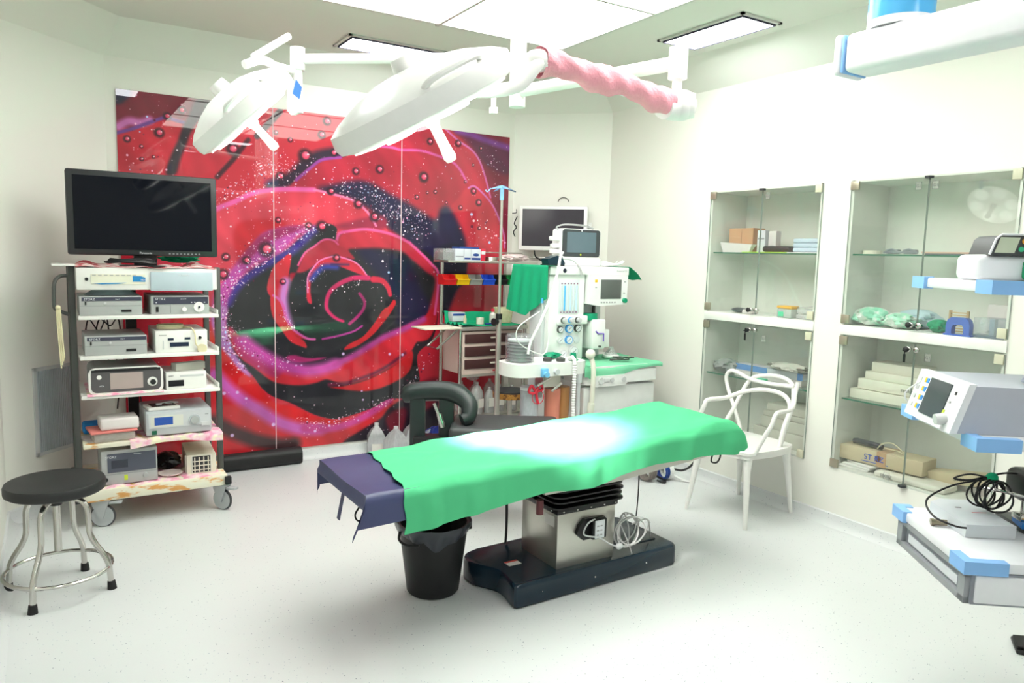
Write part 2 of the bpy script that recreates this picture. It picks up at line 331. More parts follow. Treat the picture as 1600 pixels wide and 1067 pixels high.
MUR_L=[["P",[0,256,50,256,40,240,29,241,0,229],[122,24,48],5,None],["P",[-1,256,9,256,6,249,0,246],[40,30,60],4,None],["P",[0,229,10,232,20,237,29,241,40,239,37,227,32,216,28,205,-1,202],[198,36,56],2,None],["P",[58,256,98,256,85,235,76,224,66,212,53,207,37,205,43,230],[205,44,64],3,None],["S",[1,232,7,236,14,236,19,238],[200,110,180],5,4,5],["S",[0,228,10,232,20,237,29,241,34,240,40,239],[110,60,140],2.2,1.5,2.2],["P",[48,255,44,246,39,236,36,227,32,218,28,205,34,205,37,215,41,225,45,235,52,245,58,256],[48,38,48],3,None],["S",[103,254,98,248,92,241,87,235],[50,22,40],4,2,4],["S",[81,232,76,225,71,218,66,212,60,205],[70,22,40],3,2,3],["P",[195,252,292,256,295,155,285,179,276,205,269,225,257,242,233,256],[128,26,54],3,None],["P",[243,256,270,251,293,247,293,225,271,231,257,246],[92,24,62],6,None],["S",[243,256,257,254,270,251,292,247],[125,55,140],5,4,5],["P",[174,237,195,252,233,256,245,248,257,242,264,235,269,225,276,205,260,212,253,216,239,231,224,235,195,236],[190,36,62],4,None],["S",[233,256,245,248,257,242,264,235,269,225,273,214,276,205],[205,95,165],1.6,1,1.6],["S",[97,201,107,206,114,211,121,219,131,225,146,229],[45,25,50],9,6,9],["P",[131,221,138,224,148,226,155,228,174,237,195,236,211,237,224,235,239,231,247,225,253,216,255,210,238,194,228,182,205,192,186,202,159,208,138,205,110,199,116,210,125,217],[176,32,56],2,None],["S",[114,207,125,217,133,223,147,226],[150,60,150],2.2,1.5,2.2],["S",[174,237,188,237,195,236,211,237,224,235,239,231,247,225,253,216],[215,85,160],2.0,1.4,2.0],["P",[238,194,246,203,253,211,260,212,267,209,277,200,284,189,290,175,292,155,294,135,294,93,268,51,254,70,240,107,234,142,228,162,229,183],[196,42,62],4,None],["S",[255,211,260,213,267,209,277,200,284,189,290,175,291,164],[205,100,170],1.6,1,1.6],["P",[138,205,165,210,188,201,205,194,225,184,230,193,238,194,252,171,253,154,247,131,234,107,228,142,213,158,191,171,174,186,168,190,153,197,129,201],[32,26,62],7,None],["P",[228,162,252,163,254,137,243,125,234,107,229,138],[24,26,48],4,None],["P",[57,182,60,184,71,189,82,195,92,198,106,200,127,201,140,199,157,195,166,189,172,182,175,177,181,177,183,172,153,168,131,163,110,150,79,129,60,103,23,104,24,158],[216,58,80],1,None],["P",[73,174,106,177,96,163,83,154,73,149],[200,22,44],5,None],["P",[142,174,181,175,180,185,153,179],[150,34,66],5,None],["S",[57,181,60,184,71,189,82,195,92,198,106,200,127,201],[232,92,165],3.4,2,3.4],["S",[127,201,140,199,157,195,166,189,172,182,175,177],[240,120,170],1.8,1.2,1.8],["P",[30,116,57,116,66,82,96,46,111,39,143,27,187,40,196,31,164,9,111,7,59,7,28,8],[202,38,48],2,None],["P",[56,96,63,83,74,70,85,60,96,46,111,41,128,32,143,27,128,24,111,29,96,35,82,47,65,61,39,83],[206,26,34],2,None],["P",[148,9,164,18,180,26,191,36,230,50,231,-7,154,2],[38,30,42],3,None],["P",[213,51,230,55,231,39,219,29,207,36],[120,24,44],6,None],["P",[184,25,194,32,202,31,199,15,191,11],[120,24,44],5,None],["S",[55,35,62,30,70,25,87,17,102,13,111,13],[66,40,44],10,7,10],["S",[56,69,65,58,76,48,87,40,96,33,107,27,119,23,131,22],[196,92,180],9,7,9],["S",[119,24,131,22,143,22,157,25,173,32,187,40],[200,62,140],6,4,6],["P",[64,109,65,119,70,129,76,136,85,143,95,149,106,156,115,164,127,173,137,177,144,174,144,168,153,173,188,170,203,163,220,157,231,141,227,114,229,106,224,87,211,75,213,51,200,41,187,41,173,35,153,30,141,29,126,34,109,44,96,50,88,57,82,66,71,78,66,93,64,105],[36,36,42],1.5,None],["P",[159,159,181,158,203,150,213,129,227,106,211,101,194,100,194,114,195,118,176,140],[28,24,60],9,None],["S",[66,119,71,129,79,137,95,148,110,156,127,172],[58,40,130],6,5,6],["P",[90,168,106,173,127,174,115,167,106,158,95,151,83,145,73,135,68,126,65,117,63,102,55,103,56,122,61,132,66,140,74,149,82,157],[186,70,160],5,None],["P",[55,116,65,116,64,105,67,91,71,81,81,66,74,70,65,82,57,94],[188,120,196],3,None],["P",[88,166,106,173,121,174,106,167,92,160,76,146,74,150],[150,30,90],4,None],["P",[144,164,147,170,153,173,165,174,182,173,191,172,203,165,213,157,222,149,229,139,230,131,227,106,218,101,226,134,218,142,205,152,196,158,176,160,159,159,153,158,150,149,142,152],[192,40,62],4,None],["P",[226,114,228,103,222,89,212,86,207,91,198,92,194,96,204,101,215,105],[196,30,44],2.5,None],["S",[144,165,146,170,153,172,168,174,188,171,203,165,203,165,213,157,222,149,229,139,226,108],[225,85,150],2.2,1.5,2.2],["P",[140,165,134,165,127,160,120,155,116,146,110,134,109,140,119,141,127,146,137,152,144,154,158,151,151,159,145,161,144,165],[176,38,60],2.5,None],["S",[115,146,120,155,127,160,134,165,141,165,145,162],[225,80,140],1.4,1,1.4],["P",[110,154,103,150,97,144,93,133,93,126,97,122,103,119,107,127,108,138],[204,38,56],1.2,None],["S",[106,134,104,123,105,113,108,102],[200,120,200],6,5,6],["P",[95,125,99,124,103,116,106,107,110,101,112,98,121,92,127,91,117,92,112,95,119,90,121,85,117,86,109,90,103,98,97,107,95,115],[206,42,54],1.2,None],["S",[97,124,101,121,104,116,106,107,110,101,112,98,121,92,127,91],[215,90,170],1.8,1.3,1.8],["P",[125,118,122,119,121,124,122,136,126,144,132,150,142,153,149,152,158,149,164,144,169,137,164,139,153,143,144,146,136,145,129,141,125,136,124,127],[208,40,66],0.8,None],["S",[122,126,122,137,126,144,132,150,142,153,149,152,158,149,164,144,169,137],[240,120,180],1.2,0.8,1.2],["S",[125,136,129,141,135,145,144,145],[50,60,150],4,4,4],["S",[169,137,158,137,149,134,141,129,137,123,136,115,139,110,144,106,149,104],[205,40,100],4,1.5,2],["S",[173,136,180,135,185,130,187,124],[200,34,66],5,1.5,3],["S",[162,125,166,119,165,113,160,107,154,102],[170,40,110],2.4,1.2,2.4],["P",[190,120,192,117,187,109,180,99,190,114,183,104,173,93,161,85,150,82,153,86,165,92,174,102,181,112,186,115],[206,34,46],1.5,None],["S",[133,91,145,93,157,96,164,100],[170,50,140],1.6,1,1.6],["P",[106,79,112,80,122,77,136,77,129,75,116,74,108,76],[160,40,100],2,None],["P",[66,102,73,95,82,87,93,79,105,73,119,69,131,68,143,72,157,77,172,86,183,91,200,97,214,104,224,106,227,102,221,89,211,86,206,79,199,72,173,60,157,56,145,57,136,60,128,58,116,57,102,59,93,63,82,73,74,79,68,89],[204,38,54],2,None],["P",[66,102,73,95,82,87,93,79,105,73,98,64,82,73,71,84],[172,42,96],4,None],["S",[76,92,82,86,93,78,105,72,119,68,131,68,143,71],[192,70,160],9,7,9],["S",[143,71,157,77,172,85,183,91,200,97,216,104],[176,60,140],5,4,5],["P",[138,54,148,54,166,57,186,65,199,73,206,79,207,71,203,61,191,54,173,49,156,50],[206,30,40],2,None],["S",[138,56,150,56,159,58,173,62,186,68,200,77],[110,30,60],2.5,2.5,2.5],["S",[140,147,153,147],[40,40,90],1,3,1]]
MUR_D=[[121,225,3.4],[71,225,2.9],[25,231,2.1],[30,242,1.7],[39,247,1.7],[6,225,1.5],[137,251,2.1],[133,241,2.0],[142,229,1.9],[103,209,2.1],[139,201,1.7],[14,221,0.8],[21,215,0.7],[14,213,0.9],[100,239,1.1],[110,235,1.2],[113,215,1.1],[101,178,1.4],[215,217,2.8],[178,220,2.2],[159,217,1.9],[220,245,1.8],[245,246,1.9],[260,209,1.8],[265,200,1.9],[248,195,1.3],[209,201,1.3],[201,198,0.9],[235,198,0.9],[252,216,0.9],[266,244,1.1],[144,152,1.9],[248,178,1.1],[266,179,1.1],[232,246,1.8],[174,207,0.9],[225,206,1.1],[218,205,0.8],[259,230,0.8],[161,193,2.4],[140,201,1.9],[174,184,2.6],[123,175,1.7],[133,175,2.8],[93,157,3.7],[63,139,2.6],[65,151,1.9],[104,134,1.5],[79,149,2.0]]
MUR_B=[[62,55,1.2],[96,29,1.3],[67,24,1.3],[127,21,1.1],[149,79,1.1],[187,77,1.1],[198,76,1.1],[161,26,0.6],[165,42,0.8],[173,40,0.6],[71,55,1.1],[77,50,0.9],[75,74,1.1],[164,49,0.8],[86,73,0.6],[82,81,0.7],[107,75,0.6],[117,72,0.6],[113,72,0.6],[138,24,0.9],[138,27,0.8],[142,27,0.6]]
MUR_S=[[[63,109,64,124,70,134,80,142,90,150,102,158,114,167,127,173],7,420,0.45],[[60,133,70,145,80,154,92,163,106,169,121,171],9,200,0.35],[[57,116,60,103,65,89,74,72],5,160,0.6],[[66,102,78,88,93,78,107,73],5,140,0.35],[[63,190,74,197,85,205,96,212,107,211],9,220,0.45],[[85,214,94,221,103,221,113,211,123,220],10,150,0.4],[[148,205,165,202,180,195,195,189,213,179],14,380,0.45],[[179,186,190,186,200,183,213,174],12,120,0.6],[[80,185,110,191,142,183],18,90,0.5],[[103,113,107,104,112,99],3,60,0.4],[[116,32,131,25,147,28,160,32,177,37,188,41],4,200,0.4],[[193,42,204,52,211,59,224,74],5,50,0.6],[[120,134,129,138,133,144],6,50,0.4],[[140,126,149,130,162,134],3,20,0.5],[[165,205,225,222,264,230],20,60,0.35],[[275,238,282,227,285,203],8,60,0.35],[[265,186,276,177,283,167],12,40,0.9],[[5,253,34,251,14,220,23,210],22,60,0.5],[[213,142,239,154,276,172],14,30,0.5],[[181,156,185,141,195,135],3,10,0.8],[[64,109,68,99,71,87],8,60,0.5]]
# ================================================================ the rose mural on glass
def paint():
    K = 4; W0, H0, Z0 = 294, 246, 9.5
    w, h = W0 * K, H0 * K
    X = (np.arange(w) + .5) / K; Z = Z0 + (np.arange(h) + .5) / K
    img = np.empty((h, w, 3), np.float32); img[:] = np.array((196, 38, 58)) / 255
    rs = np.random.RandomState(3)
    def pts(f, closed):
        p = [tuple(f[i:i + 2]) for i in range(0, len(f), 2)]
        return np.array([(q[0], q[1]) for q in spline([(a, b, 0) for a, b in p], 5, closed)]) if len(p) > 2 else np.array(p, float)
    def blur(a, r):
        r = int(round(r))
        if r < 1: return a
        for ax in (0, 1):
            for _ in range(2):
                pd = [(0, 0), (0, 0)]; pd[ax] = (r + 1, r); c = np.cumsum(np.pad(a, pd, mode='edge'), axis=ax, dtype=np.float32)
                n = a.shape[ax]
                a = (np.take(c, range(2 * r + 1, 2 * r + 1 + n), ax) - np.take(c, range(0, n), ax)) / (2 * r + 1)
        return a
    yy, xx = np.meshgrid(Z, X, indexing='ij'); xx = xx.astype(np.float32); yy = yy.astype(np.float32)
    tone = .97 + .05 * np.sin(xx * .11 + 2 * np.sin(yy * .05)) + .04 * np.sin(yy * .17 + xx * .06) + .03 * np.sin(xx * .45 + yy * .2 + 3 * np.sin(yy * .08))
    def mix(al, c): img[:] = img * (1 - al[..., None]) + al[..., None] * c * tone[..., None]
    def seg(P_, ww, soft, c):
        n = len(P_); al = np.zeros((h, w), np.float32)
        for i in range(n - 1):
            a, b = P_[i], P_[i + 1]; wd = ww[i]; m = wd / 2 + soft + 1
            i0, i1 = int(max(0, (min(a[0], b[0]) - m) * K)), int(min(w, (max(a[0], b[0]) + m) * K + 1))
            j0, j1 = int(max(0, (min(a[1], b[1]) - m - Z0) * K)), int(min(h, (max(a[1], b[1]) + m - Z0) * K + 1))
            if i1 <= i0 or j1 <= j0: continue
            x = X[None, i0:i1] - a[0]; z = Z[j0:j1, None] - a[1]; d = b - a; L = d @ d + 1e-9
            t = np.clip((x * d[0] + z * d[1]) / L, 0, 1); ds = np.hypot(x - t * d[0], z - t * d[1])
            v = np.clip((wd / 2 + soft / 2 - ds) / max(soft, .25), 0, 1); al[j0:j1, i0:i1] = np.maximum(al[j0:j1, i0:i1], v)
        mix(al, c)
    for l in MUR_L:
        c = np.array(l[2], np.float32) / 255
        if l[0] == 'P':
            P_ = pts(l[1], True); ins = np.zeros((h, w), bool)
            for a, b in zip(P_, np.roll(P_, -1, 0)):
                if a[1] == b[1]: continue
                rows = np.nonzero((Z >= min(a[1], b[1])) & (Z < max(a[1], b[1])))[0]
                if len(rows) == 0: continue
                xs = a[0] + (Z[rows] - a[1]) * (b[0] - a[0]) / (b[1] - a[1])
                ins[rows] ^= X[None, :] < xs[:, None]
            mix(blur(ins.astype(np.float32), l[3] * K / 4.2), c)
        else:
            P_ = pts(l[1], False); n = len(P_); ww = [l[3] + (l[5] - l[3]) * i / n for i in range(n)]
            seg(P_, ww, l[4] * .75, c)
    def disc(x, z, r, c, al=1., soft=.4, sq=1.):
        m = r + soft; i0, i1 = int(max(0, (x - m) * K)), int(min(w, (x + m) * K + 2)); j0, j1 = int(max(0, (z - m - Z0) * K)), int(min(h, (z + m - Z0) * K + 2))
        if i1 <= i0 or j1 <= j0: return
        d = np.hypot(X[None, i0:i1] - x, (Z[j0:j1, None] - z) * sq); a = (np.clip((r + soft / 2 - d) / soft, 0, 1) * al)[..., None]
        img[j0:j1, i0:i1] = img[j0:j1, i0:i1] * (1 - a) + a * np.array(c)
    for x, z, r in MUR_D:
        disc(x - r * .15, z - r * .1, r * 1.5, (.16, .05, .12), .85, r * .8); disc(x, z, r * .8, (.86, .24, .38), 1, r * .3)
        disc(x + r * .1, z + r * .2, r * .4, (.95, .5, .62), .8, r * .5); disc(x + r * .5, z + r * .25, max(.35, r * .17), (1, .95, .97), 1, .3)
    for f, sp_, n, sz in MUR_S:
        P_ = pts(f, False)
        for _ in range(n):
            p = P_[rs.randint(len(P_))] + rs.randn(2) * sp_ * .5; r = sz * (.35 + 1.1 * rs.rand() ** 3)
            disc(p[0], p[1], r, [(1, .92, .97), (.98, .72, .86), (.75, .84, 1), (.35, .05, .2)][rs.choice(4, p=[.5, .25, .15, .1])], .9, .3)
    for x, z, r in MUR_B: disc(x, z, r, (.86, .72, .92), .95, .8)
    for _ in range(500):
        disc(rs.rand() * 294, 10 + rs.rand() * 245, .2 + .35 * rs.rand() ** 3, (1, .82, .9), .8, .3)
    im = bpy.data.images.new('rose_print', w, h); buf = np.ones((h, w, 4), np.float32); buf[..., :3] = np.clip(img, 0, 1)
    im.pixels.foreach_set(buf.ravel()); im.update(); im.pack(); return im
rm = bpy.data.materials.new('rose_glass_print'); rm.use_nodes = True
def _rm():
    nt = rm.node_tree; N = nt.nodes; L = nt.links; b = N['Principled BSDF']
    t = N.new('ShaderNodeTexImage'); t.image = paint(); t.extension = 'EXTEND'; tc = N.new('ShaderNodeTexCoord'); mp = N.new('ShaderNodeMapping')
    mp.vector_type = 'POINT'; L.new(tc.outputs['UV'], mp.inputs[0]); L.new(mp.outputs[0], t.inputs[0]); L.new(t.outputs[0], b.inputs['Base Color'])
    b.inputs['Roughness'].default_value = .5; b.inputs['Specular IOR Level'].default_value = .2; b.inputs['Coat Weight'].default_value = 1; b.inputs['Coat Roughness'].default_value = .01; b.inputs['Coat IOR'].default_value = 1.5
_rm()
mu = thing('glass_wall_mural', 'glossy three-panel glass mural of a dark red rose with dew drops', 'mural', (.41, 5.48, .095))
for k in range(3):
    x0, x1 = k * .979 + .0015, (k + 1) * .979 - .0015
    o = part(mu, 'glass_panel', G().box(x0, x1, -.012, -.002, 0, 2.46), rm, smooth=False)
    uv = o.data.uv_layers.new(name='UVMap')
    for lp in o.data.loops:
        co = o.data.vertices[lp.vertex_index].co; uv.data[lp.index].uv = (co.x / 2.94, co.z / 2.46)
for q in (.975, 1.954): part(mu, 'joint_strip', G().box(q + .001, q + .0065, -.0145, -.001, 0, 2.46), mat('pale_joint', (225, 200, 205), .5))
# ================================================================ operating table
NAVY = mat('navy_moulded_plastic', (22, 42, 56), .22, var=.05)
PADM = mat('navy_coated_cloth', (66, 72, 112), .35, var=.12, scale=5, bump=.15)
BELL = mat('bellows_rubber', (16, 16, 18), .32)
DRAPEM = mat('green_surgical_cloth', (80, 190, 134), .9, var=.05, scale=7, bump=.08)
def tz(x): return .655 + (x - 1.0) * .043
tb = thing('operating_table', 'low operating table with navy moulded base and brushed steel column', 'operating table', (2.2, 2.9, 0))
T0 = Matrix.Translation((-2.2, -2.9, 0))
foot = spline([(1.712, 2.665, 0), (1.715, 2.70, 0), (1.728, 2.78, 0), (1.727, 2.84, 0), (1.70, 2.90, 0)], 4) + spline([(1.675, 2.94, 0), (1.662, 2.99, 0), (1.668, 3.06, 0), (1.70, 3.10, 0)], 3)
bo = [(p.x, p.y) for p in foot] + [(1.76, 3.12), (2.68, 3.16), (2.705, 3.14), (2.72, 3.11), (2.722, 2.71), (2.71, 2.685), (2.69, 2.675), (1.74, 2.652), (1.72, 2.655)]
bo = bo[::-1]
g = G(T0); n = len(bo); cx, cy = 2.2, 2.9; v = []; f = []
for z, k in ((0.004, .99), (.012, 1), (.095, 1), (.106, .992), (.112, .975)):
    for x, y in bo: v.append((cx + (x - cx) * k if 1 else x, cy + (y - cy) * (1 - (1 - k) * 1.6), z))
for q in range(4):
    for i in range(n): f.append((q * n + i, q * n + (i + 1) % n, (q + 1) * n + (i + 1) % n, (q + 1) * n + i))
f += [tuple(range(n))[::-1], tuple(range(4 * n, 5 * n))]
part(tb, 'base', g.add(v, f), NAVY, 'navy moulded floor base with a notch at the foot end')
g = G(T0); g.box(2.40, 2.66, 2.78, 3.06, .11, .118, .004); part(tb, 'base_cover', g, NAVY)
for x in (1.86, 2.17, 2.5): part(tb, 'base_screw', G(T0).ell((x, 2.658 + (x - 1.8) * .018, .055), .005, 8, 6), CHROME)
g = G(T0); g.box(1.80, 1.87, 2.85, 2.90, .1125, .1135); part(tb, 'warning_label', g, mat('label_white', (225, 222, 215), .6))
g = G(T0); g.box(1.80, 1.87, 2.886, 2.90, .1135, .1142); part(tb, 'label_stripe', g, mat('label_red', (200, 60, 50), .6))
part(tb, 'column', G(T0).box(1.975, 2.32, 2.715, 3.02, .108, .385, .004), STEEL)
part(tb, 'column_collar', G(T0).box(1.965, 2.33, 2.705, 3.03, .375, .405, .008), BELL)
for x, y in [(q, 2.703) for q in (2.0, 2.08, 2.16, 2.24, 2.31)] + [(1.963, q) for q in (2.75, 2.85, 2.95)]: part(tb, 'rivet', G(T0).ell((x, y, .39), .005, 8, 6), CHROME)
for k in range(4):
    z = .415 + k * .026; e = .012 - .004 * (k % 2)
    g = G(T0); v = []; f = []; o0 = rrect(1.945 - e, 2.345 + e, 2.685 - e, 3.05 + e, .05); i0 = rrect(1.975, 2.315, 2.715, 3.02, .04); m = len(o0)
    for pts_, zz in ((i0, z - .011), (o0, z - .003), (o0, z + .004), (i0, z + .013)): v += [(a, b, zz) for a, b in pts_]
    for q in range(3):
        for i in range(m): f.append((q * m + i, q * m + (i + 1) % m, (q + 1) * m + (i + 1) % m, (q + 1) * m + i))
    f += [tuple(range(m))[::-1], tuple(range(3 * m, 4 * m))]
    part(tb, 'bellows_pleat', g.add(v, f), BELL)
g = G(T0); g.prism([(1.86, .505), (2.30, .51), (2.95, .565), (2.95, tz(2.95) - .085), (1.25, tz(1.25) - .085), (1.25, tz(1.25) - .11), (1.86, tz(1.86) - .11)], 2.66, 3.06, 'xz'); part(tb, 'table_frame', g, STEEL)
for y in (2.625, 3.09): part(tb, 'side_rail', G(T0).prism([(1.3, tz(1.3) - .10), (2.9, tz(2.9) - .10), (2.9, tz(2.9) - .075), (1.3, tz(1.3) - .075)], y, y + .012, 'xz'), STEEL)
for a, b in ((1.02, 1.62), (1.64, 2.38), (2.4, 2.98)):
    g = G(T0); g.prism([(a, tz(a) - .075), (b, tz(b) - .075), (b, tz(b) - .008), (a, tz(a) - .008)], 2.61, 3.11, 'xz'); part(tb, 'mattress', g, mat('black_mattress', (38, 40, 52), .45))
part(tb, 'release_handle', G(T0).cyl((1.83, 2.655, .49), (1.83, 2.655, .425), .017), mat('maroon_grip', (96, 44, 48), .45))
g = G(T0); g.prism([(2.075, .27), (2.115, .235), (2.235, .24), (2.25, .26), (2.24, .335), (2.12, .34), (2.09, .31)], 2.695, 2.715, 'xz'); part(tb, 'socket_plate', g, BLACK)
part(tb, 'rating_plate', G(T0).box(1.9725, 1.9745, 2.74, 2.82, .31, .36), mat('paper_white', (222, 220, 216), .7))
for x, y, z1, z0 in ((1.93, 3.1, .52, .115), (2.806, 3.1, .58, .10)):
    g = G(T0); g.sheet(lambda u, w: (x + .026 * (w - .5) + .01 * math.sin(3 * u), y + .012 * math.sin(2.5 * u + x) + .02 * w, z1 + (z0 - z1) * u), 10, 1, .002); part(tb, 'restraint_strap', g, mat('black_strap', (30, 31, 38), .8))
g = G(T0); g.sheet(lambda u, w: (1.03 - .03 * u, 2.92 + .034 * w, .60 - .15 * u), 8, 1, .002); part(tb, 'restraint_strap', g, PADM)
lp = spline([(1.02, 2.72, .58), (.99, 2.71, .545), (1.0, 2.70, .52), (1.035, 2.70, .53), (1.04, 2.72, .58)], 4)
g = G(T0); g.tube(lp, .008, 6, flat=.3); part(tb, 'strap_loop', g, mat('black_strap', (30, 31, 38), .8))
g = G(T0); g.tube(spline([(3.02, 2.72, .60), (2.985, 2.72, .54), (2.99, 2.73, .50), (3.03, 2.73, .49), (3.065, 2.74, .51), (3.07, 2.74, .56), (3.05, 2.72, .60)], 4), .005, 6); g.box(3.03, 3.11, 2.70, 2.76, .60, .615, .004); part(tb, 'strap_loop', g, BLACK)
# foot flap of the coated cover
def padfn(u, w):
    x = .99 + u * .34; t = -.12 + w * (.58 + .12 + .09); dy = 0; y = 2.575 + t; dz = 0
    if t < 0: y = 2.575 - .012 * min(1, -t / .03); dz = -t
    if t > .56: y = 3.135 + .01; dz = t - .56
    if u < .12: dz = max(dz, (.12 - u) * .45 + dz * .9); x = .985 - .01 * (u < .06)
    z = tz(x) + .002 - dz + .004 * math.sin(9 * w + 4 * u) * (dz < .02)
    x += -.05 * max(0, -t) / .12 * (1 - u)
    return (x - 2.2, y - 2.9, z)
part(tb, 'cover_flap', G().sheet(padfn, 26, 44, .004), PADM, 'navy coated cover showing at the foot end', ang=80)
# green drape
LOW = [(1.128, .504), (1.234, .512), (1.379, .530), (1.57, .55), (1.775, .572), (1.85, .574), (1.95, .562), (2.111, .567), (2.2, .59), (2.303, .606), (2.353, .618), (2.483, .617), (2.757, .618), (2.96, .604), (3.2, .62)]
def low(x):
    for (a, b), (c, d) in zip(LOW, LOW[1:]):
        if x <= c: t = max(0, (x - a) / (c - a)); return b + (d - b) * t
    return LOW[-1][1]
def drfn(u, w):
    X = 1.12 + u * 2.03; send = 2.985; ex = max(0, X - send); x = min(X, send)
    top = tz(x) + .014; hf = top - low(x); hb = .10; t = -hf + w * (.575 + hf + hb); y = 2.572 + t
    dy = -t if t < 0 else (t - .575 if t > .575 else 0); sgn = -1 if t < 0 else 1
    ty = min(max(t, 0), .575); rnd = .035
    dropy = dy + (rnd * .45 if dy > 0 else max(0, rnd - min(ty, .575 - ty)) ** 2 / rnd * .45)
    dropx = ex * 1.0 + (rnd * .45 if ex > 0 else max(0, rnd - (send - x)) ** 2 / rnd * .45)
    drop = math.hypot(dropx, dropy) if min(dropx, dropy) > 0 else max(dropx, dropy)
    fold = .012 * math.sin(x * 17 + 2 * math.sin(x * 5)) * min(1, dy / .08) + .006 * math.sin(x * 41) * min(1, dy / .08)
    yy = (2.572 if t < 0 else 3.147 if t > .575 else y) + sgn * (min(dy, .02) * .6 + max(0, fold) + .004)* (dy > 0)
    wr = .0035 * math.sin(x * 9 + t * 14 + 2 * math.sin(t * 9)) + .004 * math.sin(x * 23 - t * 31) * math.sin(x * 3.1) + .006 * math.exp(-((t - .3 - .2 * math.sin(x * 2)) / .03) ** 2) * (math.sin(x * 6) > 0) * math.sin(x * 6)
    bul = .012 * math.exp(-((x - 2.85) / .12) ** 2)
    z = top + (wr + bul) * (dy == 0) - drop
    if ex > 0: x = send + .03 * math.sin(min(1, ex / .05) * PI / 2) + .03 * math.sin(w * 9) * min(1, ex / .1) + .015 * math.exp(-((w - .12) / .12) ** 2) * min(1, ex / .12); z = max(z, .60 + .02 * math.sin(w * 11))
    if u == 0: x += .0
    x += (1 - u) ** 6 * (.015 + .07 * max(0, min(1, t / .575)) + .006 * math.sin(t * 40))
    return (x - 2.2, yy - 2.85, z)
dr = solo('surgical_drape', G().sheet(drfn, 190, 90, .003), DRAPEM, 'bright green surgical drape spread over the operating table', 'drape', (2.2, 2.85, 0), ang=80)
# hand control hooked on the column
hc = thing('hand_control', 'black wired hand control with a white keypad hanging on the table column', 'remote control', (2.19, 2.68, .24))
part(hc, 'handset', G().box(-.045, .04, -.018, .006, .0, .10, .008), BLACK)
part(hc, 'keypad', G().box(-.034, .022, -.021, -.017, .006, .094, .001), mat('keypad_white', (232, 236, 240), .4))
g = G(); [g.box(-.024 + a * .02, -.012 + a * .02, -.0225, -.021, .02 + b * .022, .026 + b * .022) for a in range(2) for b in range(3)]; part(hc, 'buttons', g, GREY)
part(hc, 'cord', G().tube(spline([(-.03, -.01, .1), (-.08, -.02, .09), (-.1, -.02, .04), (-.02, -.035, .015), (.05, -.03, -.03), (.10, -.03, -.05), (.12, -.02, -.03)], 6), .004, 7).ell((.11, -.03, -.052), (.022, .014, .016)), LGREY)
g = G(); rr = random.Random(4)
for k in range(6):
    a, b = .04 + .012 * k, .075 - .006 * (k % 3); cx, cz = 2.36 + .014 * (k % 3), .24 + .012 * (k % 2)
    g.tube(spline([(cx + a * math.cos(t + k), 2.70 - .01 * k + .012 * math.sin(2 * t), cz + b * 1.1 * math.sin(t + k)) for t in [q * 2 * PI / 9 for q in range(9)]], 4, True), .0035, 6, True)
g.tube(spline([(2.40, 2.68, .27), (2.50, 2.68, .28), (2.56, 2.72, .20), (2.62, 2.78, .13)], 6), .0035, 6)
g.tube(spline([(2.33, 2.70, .30), (2.36, 2.66, .2), (2.40, 2.67, .125)], 6), .0035, 6)
solo('cable_coil', g, mat('grey_cable', (190, 190, 188), .5), 'tangled pale grey cable coil hung on the right side of the table column', 'cable')
# ================================================================ waste bin
bn = thing('waste_bin', 'round black plastic waste bin with a grey liner under the foot of the table', 'bin', (1.485, 3.02, 0))
BINM = mat('black_bin_plastic', (30, 31, 32), .5, var=.15, bump=.05)
part(bn, 'bucket', G().lathe([(0, .003), (.115, .003), (.122, .012), (.158, .30), (.158, .318), (.168, .32), (.168, .335), (.155, .335), (.118, .02), (0, .016)], n=40), BINM)
def liner(u, w):
    a = 2 * PI * u; r = .150 + .026 * math.sin(w * PI * .9) + .007 * math.sin(11 * a + 5 * w) * w; z = .27 + .075 * math.sin(min(w, .55) / .55 * PI / 2) - max(0, w - .5) * (.13 + .05 * math.sin(3 * a + 1) + .02 * math.sin(9 * a))
    return (r * math.cos(a), r * math.sin(a), z)
part(bn, 'liner', G().sheet(liner, 60, 10, .0015), mat('grey_bin_liner', (62, 66, 74), .35, bump=.3), 'grey plastic bin liner folded over the rim', ang=70)
part(bn, 'handle', G().tube(spline([(-.17, 0, .31), (-.185, -.03, .285), (-.17, -.08, .275), (-.13, -.12, .28)], 5), .006, 8), BINM); part(bn, 'handle_lug', G().box(.155, .19, -.03, .03, .27, .31, .006), BINM)
solo('discarded_black_bag', G().prism([(-.05, 0), (.05, .01), (.055, .16), (.01, .19), (-.05, .15)], -.02, .02, 'xz'), BLACK, 'stiff black sheet sticking up out of the waste bin', 'packaging', (1.52, 3.03, .235))
